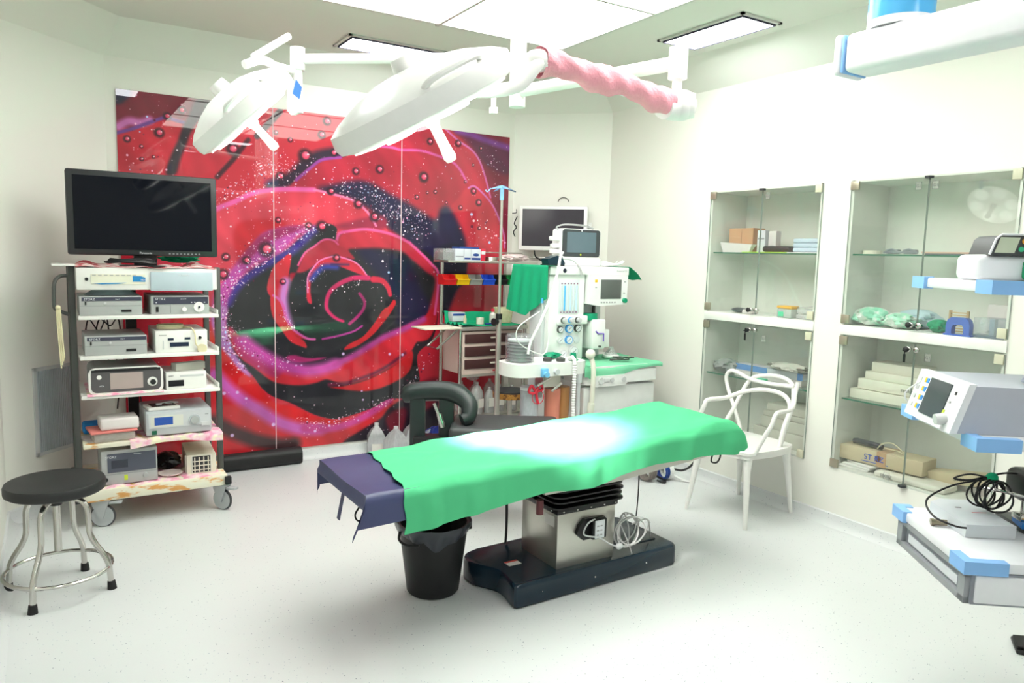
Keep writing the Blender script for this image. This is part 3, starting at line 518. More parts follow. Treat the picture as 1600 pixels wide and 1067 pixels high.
# ================================================================ white chair
ch = thing('armchair', 'white moulded plastic armchair with looping open back at the head of the table', 'chair', (3.67, 3.08, 0))
T1 = Matrix.Translation((-3.67, -3.08, 0)); CW = mat('white_chair_plastic', (240, 240, 236), .3)
st = spline([(3.42, 3.27, 0), (3.40, 3.08, 0), (3.44, 2.89, 0), (3.52, 2.86, 0), (3.7, 2.85, 0), (3.86, 2.885, 0), (3.90, 2.95, 0), (3.91, 3.1, 0), (3.90, 3.27, 0), (3.86, 3.33, 0), (3.7, 3.35, 0), (3.5, 3.33, 0)], 4, True)
g = G(T1); g.prism([(p.x, p.y) for p in st], .435, .452); g.prism([(3.66 + (p.x - 3.66) * .97, 3.1 + (p.y - 3.1) * .97) for p in st], .41, .437); part(ch, 'seat', g, CW)
for a, b in (((3.46, 3.25, .44), (3.392, 3.284, 0)), ((3.49, 2.91, .44), (3.435, 2.848, 0)), ((3.86, 2.93, .44), (3.935, 2.915, 0)), ((3.86, 3.28, .44), (3.925, 3.331, 0))):
    m1 = tuple(a[i] + (b[i] - a[i]) * .25 for i in range(3)); part(ch, 'leg', G(T1).tube([a, m1, b], [.034, .021, .012], 12), CW)
for nm, pts_, r in (('back_loop', [(3.84, 3.29, .44), (3.86, 3.299, .49), (3.88, 3.382, .619), (3.9, 3.449, .709), (3.9, 3.472, .788), (3.9, 3.444, .833), (3.9, 3.388, .837), (3.9, 3.268, .805), (3.9, 3.12, .799), (3.89, 2.997, .808), (3.88, 2.915, .812)], .013),
                   ('back_loop', [(3.72, 3.32, .45), (3.74, 3.30, .55), (3.8, 3.301, .619), (3.86, 3.306, .7), (3.9, 3.292, .772), (3.91, 3.242, .822), (3.92, 3.123, .85), (3.91, 3.016, .85), (3.9, 2.95, .827), (3.88, 2.917, .786), (3.85, 2.894, .698), (3.82, 2.907, .577), (3.78, 2.91, .45)], .013),
                   ('arm_loop', [(3.50, 3.33, .44), (3.5, 3.315, .579), (3.5, 3.28, .663), (3.53, 3.279, .695), (3.68, 3.272, .698), (3.8, 3.247, .729), (3.86, 3.169, .754), (3.88, 3.067, .761), (3.88, 2.984, .747), (3.87, 2.933, .71), (3.85, 2.913, .654), (3.8, 2.906, .565), (3.76, 2.90, .45)], .014),
                   ('arm_loop', [(3.9, 2.902, .841), (3.88, 2.902, .769), (3.84, 2.88, .705), (3.74, 2.831, .693), (3.6, 2.798, .699), (3.55, 2.783, .681), (3.54, 2.792, .631), (3.52, 2.82, .56), (3.50, 2.87, .44)], .013)):
    part(ch, nm, G(T1).tube(spline(pts_, 6), r, 12), CW)
# ================================================================ stool
so = thing('round_stool', 'round black padded stool on bent chrome legs near the left wall', 'stool', (-.005, 3.82, 0))
part(so, 'seat', G().lathe([(0, .468), (.19, .468), (.198, .474), (.2, .482), (.2, .505), (.195, .516), (.17, .521), (0, .523)], n=48), mat('black_vinyl', (38, 39, 40), .5))
part(so, 'seat_plate', G().lathe([(0, .452), (.10, .452), (.10, .468), (0, .468)], n=24), CHROME)
part(so, 'screw_post', G().cyl((0, 0, .19), (0, 0, .455), .016), CHROME)
part(so, 'hub', G().cyl((0, 0, .405), (0, 0, .445), .024), BLACK)
for ax, ay in ((-.11, -.21), (.21, -.09), (.11, .2), (-.205, .1)):
    L_ = math.hypot(ax, ay); d = (ax / L_, ay / L_); P_ = lambda r, z: (d[0] * r, d[1] * r, z)
    lg = part(so, 'leg', G().tube(spline([P_(.01, .43), P_(.06, .432), P_(.105, .42), P_(.128, .385), P_(.132, .33), P_(.135, .27), P_(.155, .22), P_(.19, .165), P_(.21, .12), P_(.215, .07), P_(.22, .02)], 4), .0125, 12), CHROME)
    part(lg, 'rubber_foot', G().cyl(P_(.222, 0), P_(.219, .038), .02, .0165), RUB)
part(so, 'foot_ring', G().tube([(.213 * math.cos(a), .213 * math.sin(a), .105) for a in [k * PI / 24 for k in range(48)]], .0085, 10, True), CHROME)
# ================================================================ surgeon's chair behind the table
sc = thing('surgeon_chair', 'black surgeon chair with curved padded armrest behind the operating table', 'chair', (1.93, 3.89, 0), math.radians(-31.8))
BL = mat('dark_green_black_vinyl', (34, 44, 44), .35)
part(sc, 'arm_pad', G().tube(spline([(-.215, .02, .715), (-.16, .03, .745), (-.06, .03, .76), (.05, .02, .762), (.13, -.01, .745), (.185, -.06, .70), (.185, -.10, .64), (.15, -.12, .62)], 6), [.030 + .03 * min(1, k / 5) - .022 * max(0, (k - 22) / 20) for k in range(43)], 16), BL)
for x in (-.12, .05): part(sc, 'upright', G().box(x - .045, x + .045, -.02, .02, .28, .72, .008), BL)
part(sc, 'adjuster_rod', G().cyl((-.02, -.03, .70), (.04, -.04, .56), .011).cyl((.01, -.035, .64), (.035, -.04, .56), .018), CHROME)
part(sc, 'seat', G().box(.08, .72, -.22, .20, .50, .595, .03, 3), mat('dark_grey_vinyl', (58, 60, 62), .45))
part(sc, 'seat_bracket', G().box(-.14, .4, -.06, .06, .44, .50, .01), BLACK)
part(sc, 'curved_bar', G().tube(spline([(.10, -.1, .56), (.2, -.22, .52), (.28, -.24, .48), (.30, -.2, .44), (.28, -.02, .43)], 5), .012, 10), CHROME)
part(sc, 'column', G().cyl((.0, 0, .10), (0, 0, .46), .028), CHROME)
for k in range(5):
    a = k * 2 * PI / 5 - .7; ex, ey = .25 * math.cos(a), .25 * math.sin(a)
    part(sc, 'base_leg', G().tube([(0, 0, .10), (ex, ey, .065)], [.022, .014], 8), CHROME)
    part(sc, 'caster', G().cyl((ex - .012, ey, .026), (ex + .012, ey, .026), .026, n=16).cyl((ex, ey, .03), (ex, ey, .07), .008), BLACK)
# ================================================================ bolster and bottles along the wall
g = G(); g.prism(rrect(-.065, .05, 0, .12, .045, 6), -.34, .30, 'yz')
solo('bolster', g, mat('black_foam', (34, 35, 36), .55, var=.3, scale=12, bump=.2), 'long black padded bolster lying on the floor against the mural', 'bolster', (1.25, 5.41, 0))
JUG = glassy('jug_plastic', (205, 208, 210), .55, .15)
def jug(x, y, rz, label, lab=True):
    t = thing('plastic_jug', label, 'bottle', (x, y, .001), rz, 'translucent jugs by the mural')
    part(t, 'body', G().add([(a * .068 * k, b * .068 * k, z) for z, k in ((0, .92), (.01, 1), (.14, 1), (.2, .55), (.222, .26), (.232, .2)) for a, b in ((-1, -1), (1, -1), (1, 1), (-1, 1))],
        [(3, 2, 1, 0)] + [(4 * q + i, 4 * q + (i + 1) % 4, 4 * q + 4 + (i + 1) % 4, 4 * q + 4 + i) for q in range(5) for i in range(4)] + [(20, 21, 22, 23)]), JUG)
    part(t, 'cap', G().cyl((0, 0, .231), (0, 0, .25), .017), LGREY)
    lb = part(t, 'label', G().box(-.04, .045, -.0705, -.069, .025, .10), mat('label_white', (225, 222, 215), .6))
    part(lb, 'label_band', G().box(-.04, .045, -.0715, -.0705, .025, .042), mat('label_orange', (236, 150, 120), .6))
jug(2.13, 5.36, -.3, 'leftmost of the three translucent jugs at the foot of the mural')
jug(2.22, 5.19, .25, 'middle one of the three translucent jugs at the foot of the mural')
jug(2.40, 5.29, -.15, 'rightmost of the three translucent jugs, next to the black chair')
def crumple(name, c, r, m, label, cat, seed=1, n=30, amp=.3, **k):
    rs = random.Random(seed); ph = [rs.random() * 6 for _ in range(6)]; g = G(); mm = n // 2; v = []; f = []
    for i in range(mm + 1):
        th = PI * i / mm
        for j in range(n):
            a = 2 * PI * j / n; q = 1 + amp * (math.sin(3 * a + ph[0] + 2 * th) * .5 + math.sin(5 * a - 4 * th + ph[1]) * .4 + math.sin(9 * a + 7 * th + ph[3]) * .35 + rs.uniform(-.55, .55)) * math.sin(th)
            z = -math.cos(th) * r[2] * (1 + amp * .5 * math.sin(4 * a + ph[2]) * math.sin(th)); v.append((r[0] * math.sin(th) * math.cos(a) * q, r[1] * math.sin(th) * math.sin(a) * q, max(-r[2] * .98, z)))
    for i in range(mm):
        for j in range(n): f.append((i * n + j, i * n + (j + 1) % n, (i + 1) * n + (j + 1) % n, (i + 1) * n + j))
    return solo(name, g.add(v, f), m, label, cat, (c[0], c[1], c[2] + r[2]), ang=50, **k)
crumple('plastic_bag', (2.56, 5.18, 0), (.10, .08, .11), mat('royal_blue_bag', (28, 44, 120), .35, bump=.3), 'crumpled royal blue bag behind the jugs', 'bag', 5)
# ================================================================ video trolley
TX, TY = .485, 4.88
tr = thing('equipment_trolley', 'tall white equipment trolley with grey posts and a rusty bottom shelf', 'trolley', (TX, TY, 0))
T2 = Matrix.Translation((-TX, -TY, 0))
RUST = printed('rusty_white_enamel', [(0, (206, 128, 56)), (.40, (214, 158, 92)), (.47, (226, 222, 200)), (1, (224, 226, 212))], 9, .6, vec=(1, 1, 3))
for x in (.095, .848):
    for y in (4.74, 5.13): part(tr, 'post', G(T2).box(x, x + .032, y - .02, y + .02, .15, 1.455, .004), DGREY)
for z in (1.165, .945, .728): 
    part(tr, 'shelf', G(T2).box(.132, .845, 4.60, 5.15, z, z + .02, .003), WHITEM)
    for y in (4.65,): 
        part(tr, 'shelf_end_lip', G(T2).box(.838, .846, 4.62, 5.14, z + .02, z + .045, .002), WHITEM)
part(tr, 'shelf', G(T2).box(.132, .845, 4.60, 5.15, .452, .475, .003), RUST)
part(tr, 'bottom_shelf', G(T2).box(.11, .875, 4.58, 5.18, .155, .22, .006), RUST, 'bottom shelf of rusty chipped white enamel')
for x, y in ((.095, 4.575), (.875, 4.575), (.095, 5.17), (.875, 5.17)): part(tr, 'bumper', G(T2).box(x - .018, x + .018, y - .018, y + .018, .165, .21, .004), RUB)
part(tr, 'cable_duct', G(T2).box(.40, .46, 5.13, 5.16, .22, 1.3), BLACK)
part(tr, 'top_console', G(T2).box(.13, .84, 4.61, 5.15, 1.327, 1.447, .004), WHITE)
dp = part(tr, 'console_flap', G(T2).box(.488, .815, 4.594, 4.612, 1.322, 1.428, .004), mat('pale_blue_grey', (186, 200, 210), .4), 'pale blue grey hinged flap')
text(dp, 'OLYMPUS', INKW, (.66 - TX, 4.593 - TY, 1.405), .014, align='CENTER')
part(tr, 'key_lock', G(T2).cyl((.178, 4.609, 1.385), (.178, 4.604, 1.385), .009), BLACK)
pl = part(tr, 'control_strip', G(T2).box(.198, .463, 4.606, 4.611, 1.358, 1.412), mat('pale_panel', (232, 230, 210), .5))
part(pl, 'blue_flash', G(T2).prism([(.20, 1.363), (.25, 1.357), (.33, 1.36), (.37, 1.367)], 4.604, 4.6065, 'xz').prism([(.40, 1.372), (.463, 1.372), (.463, 1.395), (.44, 1.403), (.40, 1.403)], 4.604, 4.6065, 'xz'), mat('logo_blue', (40, 136, 200), .5))
text(pl, 'HD', INKW, (.44 - TX, 4.6035 - TY, 1.378), .014, align='LEFT')
g = G(T2); [g.box(.205 + k * .028, .222 + k * .028, 4.604, 4.6065, 1.405, 1.409) for k in range(8)]; part(pl, 'key_row', g, GREY, kind='stuff')
part(tr, 'side_handle', G(T2).tube(spline([(.09, 4.70, 1.40), (.055, 4.68, 1.395), (.03, 4.66, 1.36), (.025, 4.66, 1.26), (.03, 4.66, 1.225), (.06, 4.68, 1.205), (.09, 4.70, 1.19)], 4), .010, 10), DGREY)
part(tr, 'push_handle', G(T2).box(.02, .13, 4.66, 4.95, 1.452, 1.462, .003), WHITEM)
def caster(x, y, a):
    c = thing_child(tr, (x - TX, y - TY, 0), a)
    return c
def thing_child(p, loc, rz):
    T = Matrix.Translation(loc) @ Matrix.Rotation(rz, 4, 'Z')
    w = part(p, 'caster', G(T).cyl((-.012, 0, .062), (.012, 0, .062), .058, n=28), mat('caster_grey', (176, 180, 182), .4))
    part(w, 'tyre', G(T).tube([(0, .056 * math.cos(q), .062 + .056 * math.sin(q)) for q in [k * PI / 16 for k in range(32)]], .010, 8, True), mat('tyre_dark', (70, 72, 74), .6))
    part(w, 'fork', G(T).prism([(-.04, .155), (.05, .155), (.05, .13), (.015, .055), (-.005, .05), (-.02, .10)], -.024, -.014, 'yz').prism([(-.04, .155), (.05, .155), (.05, .13), (.015, .055), (-.005, .05), (-.02, .10)], .014, .024, 'yz').box(-.024, .024, -.045, .052, .148, .158, .003), mat('caster_grey', (176, 180, 182), .4))
    part(w, 'brake_pedal', G(T).box(-.02, .02, -.10, -.035, .132, .148, .004), mat('caster_grey', (176, 180, 182), .4))
    return w
for x, y, a in ((.215, 4.62, 1.25), (.85, 4.61, .7), (.16, 5.12, .3), (.83, 5.12, -.5)): thing_child(tr, (x - TX, y - TY, 0), a)
# hoses hanging on the trolley handle
g = G(); rr = random.Random(2)
for k in range(7):
    x = .034 + .006 * (k % 4); y = 4.655 + .006 * (k // 4)
    g.tube(spline([(x, y, 1.225), (x + .004, y, 1.10), (x + .008 + .003 * (k % 3), y, 1.0), (x + .012, y, .90 + .02 * k)], 5), .0035, 6)
g.ell((.04, 4.66, 1.23), (.016, .014, .014))
solo('tubing_bundle', g, mat('cream_tubing', (226, 216, 180), .4), 'cream rubber tubing hanging from the side handle of the trolley', 'tubing')
# television on top
tv = thing('large_monitor', 'large black wide-screen monitor on top of the equipment trolley', 'monitor', (.485, 4.78, 1.448))
BZ = mat('bezel_charcoal', (44, 46, 49), .4)
part(tv, 'housing', G().box(-.385, .388, -.03, .03, .065, .53, .012), BZ)
part(tv, 'screen', G().box(-.352, .355, -.0325, -.0295, .098, .498), mat('glossy_dark_screen', (4, 8, 20), .05, spec=.25))
part(tv, 'stand', G().box(-.14, .14, -.09, .10, .0, .012, .004).box(-.06, .06, .0, .03, .01, .09, .004), BLACK)
text(tv, 'Panasonic', INKW, (.0, -.0325, .076), .0165, align='CENTER', name='maker_lettering')
g = G(); [g.box(.12 + k * .02, .13 + k * .02, -.0315, -.0295, .077, .084) for k in range(9)]; part(tv, 'button_row', g, mat('button_grey', (130, 134, 138), .5), kind='stuff')
# cloth, cables on top of the console
PRT = printed('red_white_print', [(0, (190, 60, 70)), (.45, (196, 74, 84)), (.52, (236, 214, 210)), (1, (232, 190, 190))], 14, .9)
def topcl(u, w): return (.13 + .71 * u, 4.603 + .3 * w + .01 * math.sin(9 * u), 1.449 + (.010 + .008 * math.sin(17 * u + 5 * w) + .008 * math.sin(31 * u)) * (.3 + w * .5) + .018 * math.exp(-((u - .9) / .08) ** 2) * w + .02 * math.exp(-((u - .08) / .08) ** 2) * w)
solo('patterned_cloth', G().sheet(topcl, 60, 10, .002), PRT, 'thin red and white patterned cloth on the trolley top under the monitor', 'cloth', ang=80)
g = G()
for k in range(5): g.tube(spline([(.40 + .13 * math.cos(t) * (1 - .05 * k), 4.66 + .05 * math.sin(t), 1.478 + .004 * k + .004 * math.sin(3 * t + k)) for t in [q * PI / 5 for q in range(10)]], 4, True), .004, 6, True)
solo('cable_bundle', g, BLACK, 'flat coil of black cable on the trolley top in front of the monitor stand', 'cable')
crumple('folded_cloth', (.70, 4.98, 1.472), (.10, .07, .03), GREENC, 'folded green cloth behind the large monitor on the trolley', 'cloth', 3)
DNAVY = mat('device_navy_band', (64, 66, 84), .4)
SIL = mat('device_silver', (178, 180, 180), .38, metal=.15)
def device(name, label, x0, x1, z0, z1, m=SIL, y0=4.63, d=.38, rz=0, b=.004, group=None):
    t = thing(name, label, 'medical device', ((x0 + x1) / 2, y0, z0), rz, group)
    w = (x1 - x0) / 2; part(t, 'case', G().box(-w, w, 0, d, .0, z1 - z0, b), m)
    return t, w, z1 - z0
def face(t, name, x0, x1, z0, z1, m, d=.003, **k): return part(t, name, G().box(x0, x1, -d, .0005, z0, z1), m, **k)
def knob(t, x, z, r, m, name='knob', d=.02): return part(t, name, G().cyl((x, .0, z), (x, -d, z), r, r * .93, 24), m)
def ccu(label, x0, x1, z0, z1):
    t, w, h = device('camera_control_unit', label, x0, x1, z0, z1, group='grey camera control units')
    b_ = face(t, 'name_band', -w + .012, w - .004, h - .026, h - .006, DNAVY)
    text(b_, 'STORZ', INKW, (-w + .022, -.0032, h - .023), .017); text(b_, 'image 1', INKW, (.02, -.0032, h - .019), .007)
    face(t, 'power_switch', -w + .026, -w + .034, h - .048, h - .030, BLACK); knob(t, -.03, h - .038, .007, LGREY, d=.006)
    face(t, 'seam', -w + .002, w - .002, h * .49, h * .5, mat('seam_grey', (120, 124, 126), .5), d=.001)
    face(t, 'card_slot', w - .105, w - .055, h * .17, h * .30, BLACK); return t
ccu('grey two-tier camera control unit under the coiled grey cable, on the upper trolley shelf', .140, .446, 1.185, 1.292)
ccu('grey two-tier camera control unit on the second trolley shelf, left of the white unit', .158, .464, .965, 1.072)
t, w, h = device('light_source', 'grey light source with a big round white dial on the upper trolley shelf', .490, .798, 1.185, 1.292)
b_ = face(t, 'name_band', -w + .014, w - .006, h - .048, h - .008, DNAVY); text(b_, 'STORZ', INKW, (-w + .022, -.0032, h - .024), .017); text(b_, 'xenon 300', INKW, (.0, -.0032, h - .02), .007)
face(t, 'power_switch', -w + .025, -w + .038, .015, .045, BLACK); knob(t, .018, .03, .013, WHITE); k_ = knob(t, .098, .042, .03, WHITE, 'dial', .012); part(k_, 'dial_hub', G().cyl((.098, -.012, .042), (.098, -.02, .042), .006), INK)
g = G(); [g.box(x, x + .007, -.0045, -.003, h - .041, h - .036) for x in (-w + .024, .055, .072, .125)]; part(t, 'indicator_lights', g, INKW, kind='stuff')
face(t, 'seam', -.055, -.053, .008, h - .01, mat('seam_grey', (120, 124, 126), .5), d=.001)
g = G()
for k in range(6): g.tube(spline([(.30 + .13 * math.cos(a) * (1 - .06 * k) , 4.72 + .06 * math.sin(a), 1.297 + .005 * k) for a in [q * PI / 5 for q in range(10)]], 4, True), .0035, 6, True)
solo('grey_cable_coil', g, mat('slate_cable', (120, 134, 140), .5), 'flat coil of slate grey cable lying on the upper camera control unit', 'cable')
t, w, h = device('insufflator', 'white box-shaped unit with small dark displays and cream tubing on the second trolley shelf', .508, .785, .965, 1.092, WHITE, d=.36)
for a, b, c, d in ((-.075, -.044, .07, .084), (.015, .045, .074, .086), (-.064, .036, .034, .058)): face(t, 'display', a, b, c, d, mat('lcd_dark_blue', (30, 42, 66), .3))
knob(t, .098, .082, .009, BLACK, 'socket', .006); face(t, 'vent_slot', -.1, -.096, .02, .07, LGREY)
text(t, 'ENDOFLATOR', INK, (-.12, -.0012, .10), .006)
g = G()
for k in range(4): g.tube(spline([(.60 + .07 * math.cos(a), 4.74 + .05 * math.sin(a), 1.098 + .006 * k) for a in [q * PI / 5 for q in range(10)]], 4, True), .004, 6, True)
g.tube(spline([(.67, 4.73, 1.10), (.70, 4.64, 1.105), (.715, 4.615, 1.07), (.72, 4.612, 1.01), (.745, 4.61, .985)], 6), .004, 8)
g.cyl((.752, 4.618, .985), (.752, 4.604, .985), .026, n=24)
solo('cream_tubing_coil', g, mat('cream_tubing', (226, 216, 180), .4), 'cream tubing coiled on the white unit, with its round white filter hanging in front', 'tubing')
# third shelf
t = thing('recorder_unit', 'rounded white and charcoal recorder with a wide pinkish screen on the third trolley shelf', 'medical device', (.355, 4.63, .748))
part(t, 'case', G().prism(rrect(-.18, .18, .0, .145, .03, 5), .004, .34, 'xz'), mat('shell_grey', (170, 172, 172), .4))
part(t, 'front_rim', G().prism(rrect(-.186, .186, .0, .148, .034, 6), -.012, .004, 'xz'), WHITE)
part(t, 'front_panel', G().prism(rrect(-.174, .174, .012, .142, .028, 6), -.0145, -.011, 'xz'), mat('charcoal_panel', (88, 86, 88), .35))
part(t, 'screen', G().box(-.082, .082, -.0165, -.014, .028, .118), mat('pinkish_screen', (176, 160, 156), .15))
part(t, 'top_band', G().box(-.172, .172, -.0165, -.014, .126, .139), BLACK)
part(t, 'maker_badge', G().cyl((-.135, -.014, .098), (-.135, -.0175, .098), .012), WHITE)
d_ = part(t, 'jog_dial', G().cyl((.13, -.014, .06), (.13, -.018, .06), .026, n=28), WHITE); part(d_, 'dial_knob', G().cyl((.132, -.018, .058), (.132, -.030, .058), .015), BLACK)
text(t, 'AIDA', INKW, (-.135, -.0148, .045), .01)
t, w, h = device('dvd_recorder', 'small white recorder with a disc slot and dark display, third trolley shelf right', .557, .775, .748, .848, WHITE, d=.30)
face(t, 'display', -w + .012, -.015, .02, .055, mat('lcd_black', (16, 18, 24), .2)); face(t, 'disc_tray', -.035, w - .015, h - .028, h - .016, LGREY, d=.0015); text(t, 'SONY', INK, (-w + .014, -.0012, h - .023), .01)
solo('grey_card_box', G().box(-.09, .09, -.03, .03, 0, .045, .002), mat('warm_grey_card', (196, 194, 184), .7), 'slim grey box lying across the small white recorder', 'box', (.69, 4.72, .849), .35)
PINK = printed('pink_floral_cloth', [(0, (214, 90, 140)), (.38, (232, 150, 180)), (.5, (240, 206, 214)), (.62, (236, 232, 196)), (1, (232, 190, 214))], 16, .9)
def clf(x0, x1, z, lip, sd):
    return lambda u, w: (x0 + (x1 - x0) * u, (4.596 + .42 * (w - .15) / .85) if w > .15 else 4.594 - .003, z + .003 * math.sin(20 * u + sd) + .003 * (1 + math.sin(33 * u + 12 * w + sd)) if w > .15 else z - lip * (1 - w / .15) * (.7 + .3 * math.sin(6 * u + sd)))
solo('floral_cloth', G().sheet(clf(.16, .54, .7495, .004, 1), 50, 12, .0015), PINK, 'crumpled floral cloth under the rounded recorder on the third trolley shelf', 'cloth', ang=80)
solo('floral_cloth', G().sheet(clf(.36, .855, .4765, .045, 2), 60, 14, .0015), PINK, 'pink floral cloth hanging over the edge of the fourth trolley shelf', 'cloth', ang=80)
solo('floral_cloth', G().sheet(clf(.14, .84, .2215, .018, 4), 60, 14, .0015), PINK, 'pale pink floral cloth lining the rusty bottom trolley shelf', 'cloth', ang=80)
# fourth shelf
t, w, h = device('electrosurgical_unit', 'pale blue grey unit with a bright blue display, fourth trolley shelf', .445, .800, .485, .628, mat('pale_silver_blue', (188, 194, 198), .35), d=.36, b=.012)
f_ = face(t, 'front_fascia', -w + .015, w - .01, .045, h - .012, mat('fascia_grey', (202, 206, 208), .35), d=.004)
part(f_, 'display', G().box(-w + .045, -.035, -.0055, -.0035, .062, .108), mat('lcd_bright_blue', (40, 84, 170), .25))
part(f_, 'display_frame', G().box(-w + .025, .02, -.0048, -.0035, .052, .116), mat('fascia_cream', (214, 216, 206), .4))
knob(t, .082, .078, .034, mat('fascia_ring', (184, 190, 194), .3), 'socket_ring', .010); knob(t, .082, .078, .024, GREY, 'socket', .018)
part(t, 'power_switch', G().box(-w + .03, -w + .056, -.004, .0, .008, .032), mat('green_switch', (10, 90, 66), .3)); face(t, 'socket_plate', .118, .165, .04, .062, LGREY, d=.012)
text(t, 'pump', INK, (.14, -.0045, .105), .008)
t = thing('tablet', 'white tablet-like device with a cable lying on the pale blue grey unit', 'medical device', (.54, 4.72, .629), .12)
part(t, 'case', G().box(-.085, .085, -.07, .08, 0, .018, .004), WHITE); part(t, 'screen', G().box(-.06, .07, -.045, .06, .018, .020), BLACK)
part(t, 'cable', G().tube(spline([(-.02, 0, .024), (.03, .01, .03), (.07, -.02, .03), (.09, 0, .026), (.05, .03, .028), (.02, .0, .028), (.05, -.03, .025)], 5), .0025, 6).box(-.03, .0, -.01, .01, .02, .03, .002), INKW)
BOXW = mat('worn_white_card', (222, 216, 214), .7)
t = thing('instrument_tray', 'pink-lidded clear plastic box in the pile at the left of the fourth trolley shelf', 'box', (.275, 4.70, .478), .1)
part(t, 'tray', G().box(-.10, .11, -.075, .1, 0, .05, .01), glassy('clear_tray', (222, 216, 208), .45, .1)); part(t, 'lid', G().box(-.115, .12, -.085, .11, .05, .062, .005), mat('salmon_plastic', (224, 130, 124), .45))
solo('white_instrument_box', G().box(-.095, .10, -.07, .09, 0, .065, .012, 3), BOXW, 'rounded white box on the pink lid, fourth trolley shelf', 'box', (.31, 4.70, .541), .05)
solo('blue_folded_cloth', G().box(-.06, .05, -.06, .09, 0, .055, .015, 3), mat('bright_blue_cloth', (30, 120, 190), .8), 'bright blue folded pack behind the pink-lidded box', 'cloth', (.20, 4.92, .478), .0)
solo('white_booklet', G().box(-.05, .05, -.09, .09, 0, .004), BOXW, 'flat white booklet under the blue pack on the fourth trolley shelf', 'booklet', (.185, 4.74, .4765), .3)
# fifth shelf
t, w, h = device('gas_insufflator', 'dark-faced grey unit with a yellow-green mark on the bottom trolley shelf', .215, .500, .228, .425, SIL, d=.36)
p_ = face(t, 'dark_fascia', -w + .03, w - .008, .07, h - .02, mat('slate_fascia', (78, 82, 96), .3)); part(p_, 'display', G().box(-w + .05, -.01, -.005, -.003, .095, .14), mat('slate_dark', (50, 54, 66), .2))
text(p_, 'STORZ', INKW, (-w + .02, -.0032, h - .044), .018); text(t, 'thermoflator', INKW, (.02, -.0035, h - .032), .008)
face(t, 'seam', -w + .002, w - .002, .058, .060, mat('seam_grey', (120, 124, 126), .5), d=.001); part(t, 'status_mark', G().box(-.03, -.012, -.002, 0, .02, .05), mat('lime_mark', (196, 216, 60), .5)); knob(t, .08, .035, .014, GREY, 'gas_socket', .006); knob(t, -w + .02, .032, .012, BLACK, 'socket', .006)
t = thing('paper_box', 'open cream card box with slotted contents at the right of the bottom trolley shelf', 'box', (.742, 4.66, .225), -.06)
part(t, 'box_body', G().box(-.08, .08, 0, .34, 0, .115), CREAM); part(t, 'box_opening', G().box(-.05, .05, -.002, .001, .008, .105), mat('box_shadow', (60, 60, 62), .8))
g = G(); [g.box(-.048, .048, -.004, -.001, .02 + k * .026, .026 + k * .026) for k in range(3)]; [g.box(-.04 + k * .025, -.034 + k * .025, -.004, -.001, .01, .10) for k in range(4)]; part(t, 'slotted_contents', g, CREAM)
for s_ in (-1, 1): part(t, 'flap', G(Matrix.Translation((.05 * s_, -.002, 0)) @ Matrix.Rotation(.9 * s_, 4, 'Z')).box(0 if s_ > 0 else -.055, .055 if s_ > 0 else 0, -.004, 0, .0, .108), mat('flap_white', (232, 230, 220), .7))
crumple('black_pouch', (.58, 4.86, .228), (.07, .09, .05), mat('black_pouch_vinyl', (22, 22, 24), .3), 'shiny black pouch between the dark-faced unit and the cream box', 'bag', 8)
solo('paper_plate', G().lathe([(0, .002), (.055, .002), (.07, .012), (.068, .014), (.054, .005), (0, .005)], n=10), mat('worn_paper', (224, 208, 206), .8), 'shallow crumpled paper dish in front of the black pouch', 'dish', (.575, 4.70, .2285))
# loose wires behind the units
for k, (x, z0, z1) in enumerate(((.20, 1.15, 1.06), (.26, 1.15, 1.09), (.31, .94, .86), (.36, .72, .64))):
    solo('wire', G().tube(spline([(x - .03, 5.0, z1 - .05), (x - .02, 5.05, z1), (x, 5.06, z0 - .02), (x + .05, 5.04, z1), (x + .09, 5.05, z0 - .01), (x + .1, 5.0, z1 - .03)], 5), .004, 6), BLACK,
         'looping black wire at the back of the trolley, %s' % ('highest and leftmost one', 'just right of the highest one', 'third one down', 'lowest one')[k], 'cable')
# ================================================================ steel drawer cart
ct = thing('drawer_cart', 'stainless steel cart with maroon drawers and a raised top shelf in front of the mural', 'cart', (2.93, 5.12, 0))
T3 = Matrix.Translation((-2.93, -5.12, 0))
CFR = mat('pinkish_cream_enamel', (226, 206, 196), .4); MAR = mat('maroon_drawer', (74, 46, 46), .35, var=.08)
for x, y, z1 in ((2.64, 4.96, 1.04), (3.22, 4.96, 1.04), (2.64, 5.29, 1.51), (3.22, 5.29, 1.51)): part(ct, 'post', G(T3).cyl((x, y, .0), (x, y, z1), .015), CHROME)
part(ct, 'cabinet_body', G(T3).box(2.66, 3.2, 4.965, 5.29, .655, .985, .003), CFR)
for z0, z1 in ((.895, .965), (.793, .869), (.697, .768)):
    d_ = part(ct, 'drawer', G(T3).box(2.68, 3.18, 4.952, 4.968, z0, z1, .003), MAR); part(d_, 'drawer_handle', G(T3).box(2.90, 2.965, 4.942, 4.954, (z0 + z1) / 2 + .0, (z0 + z1) / 2 + .012, .002), CREAM)
part(ct, 'drawer_key', G(T3).box(2.93, 2.96, 4.945, 4.962, .672, .682), mat('red_plastic', (196, 30, 44), .4))
part(ct, 'work_top', G(T3).box(2.63, 3.24, 4.94, 5.31, .995, 1.022, .004), STEEL)
part(ct, 'back_guard', G(T3).box(2.66, 3.21, 5.262, 5.272, 1.02, 1.10), STEEL); part(ct, 'lower_shelf', G(T3).box(2.63, 3.24, 4.95, 5.30, .315, .33, .003), STEEL)
part(ct, 'bottom_rail', G(T3).box(2.63, 3.24, 4.95, 4.97, .635, .655, .003), STEEL)
part(ct, 'top_shelf', G(T3).box(2.60, 3.42, 5.10, 5.36, 1.505, 1.522, .003), STEEL)
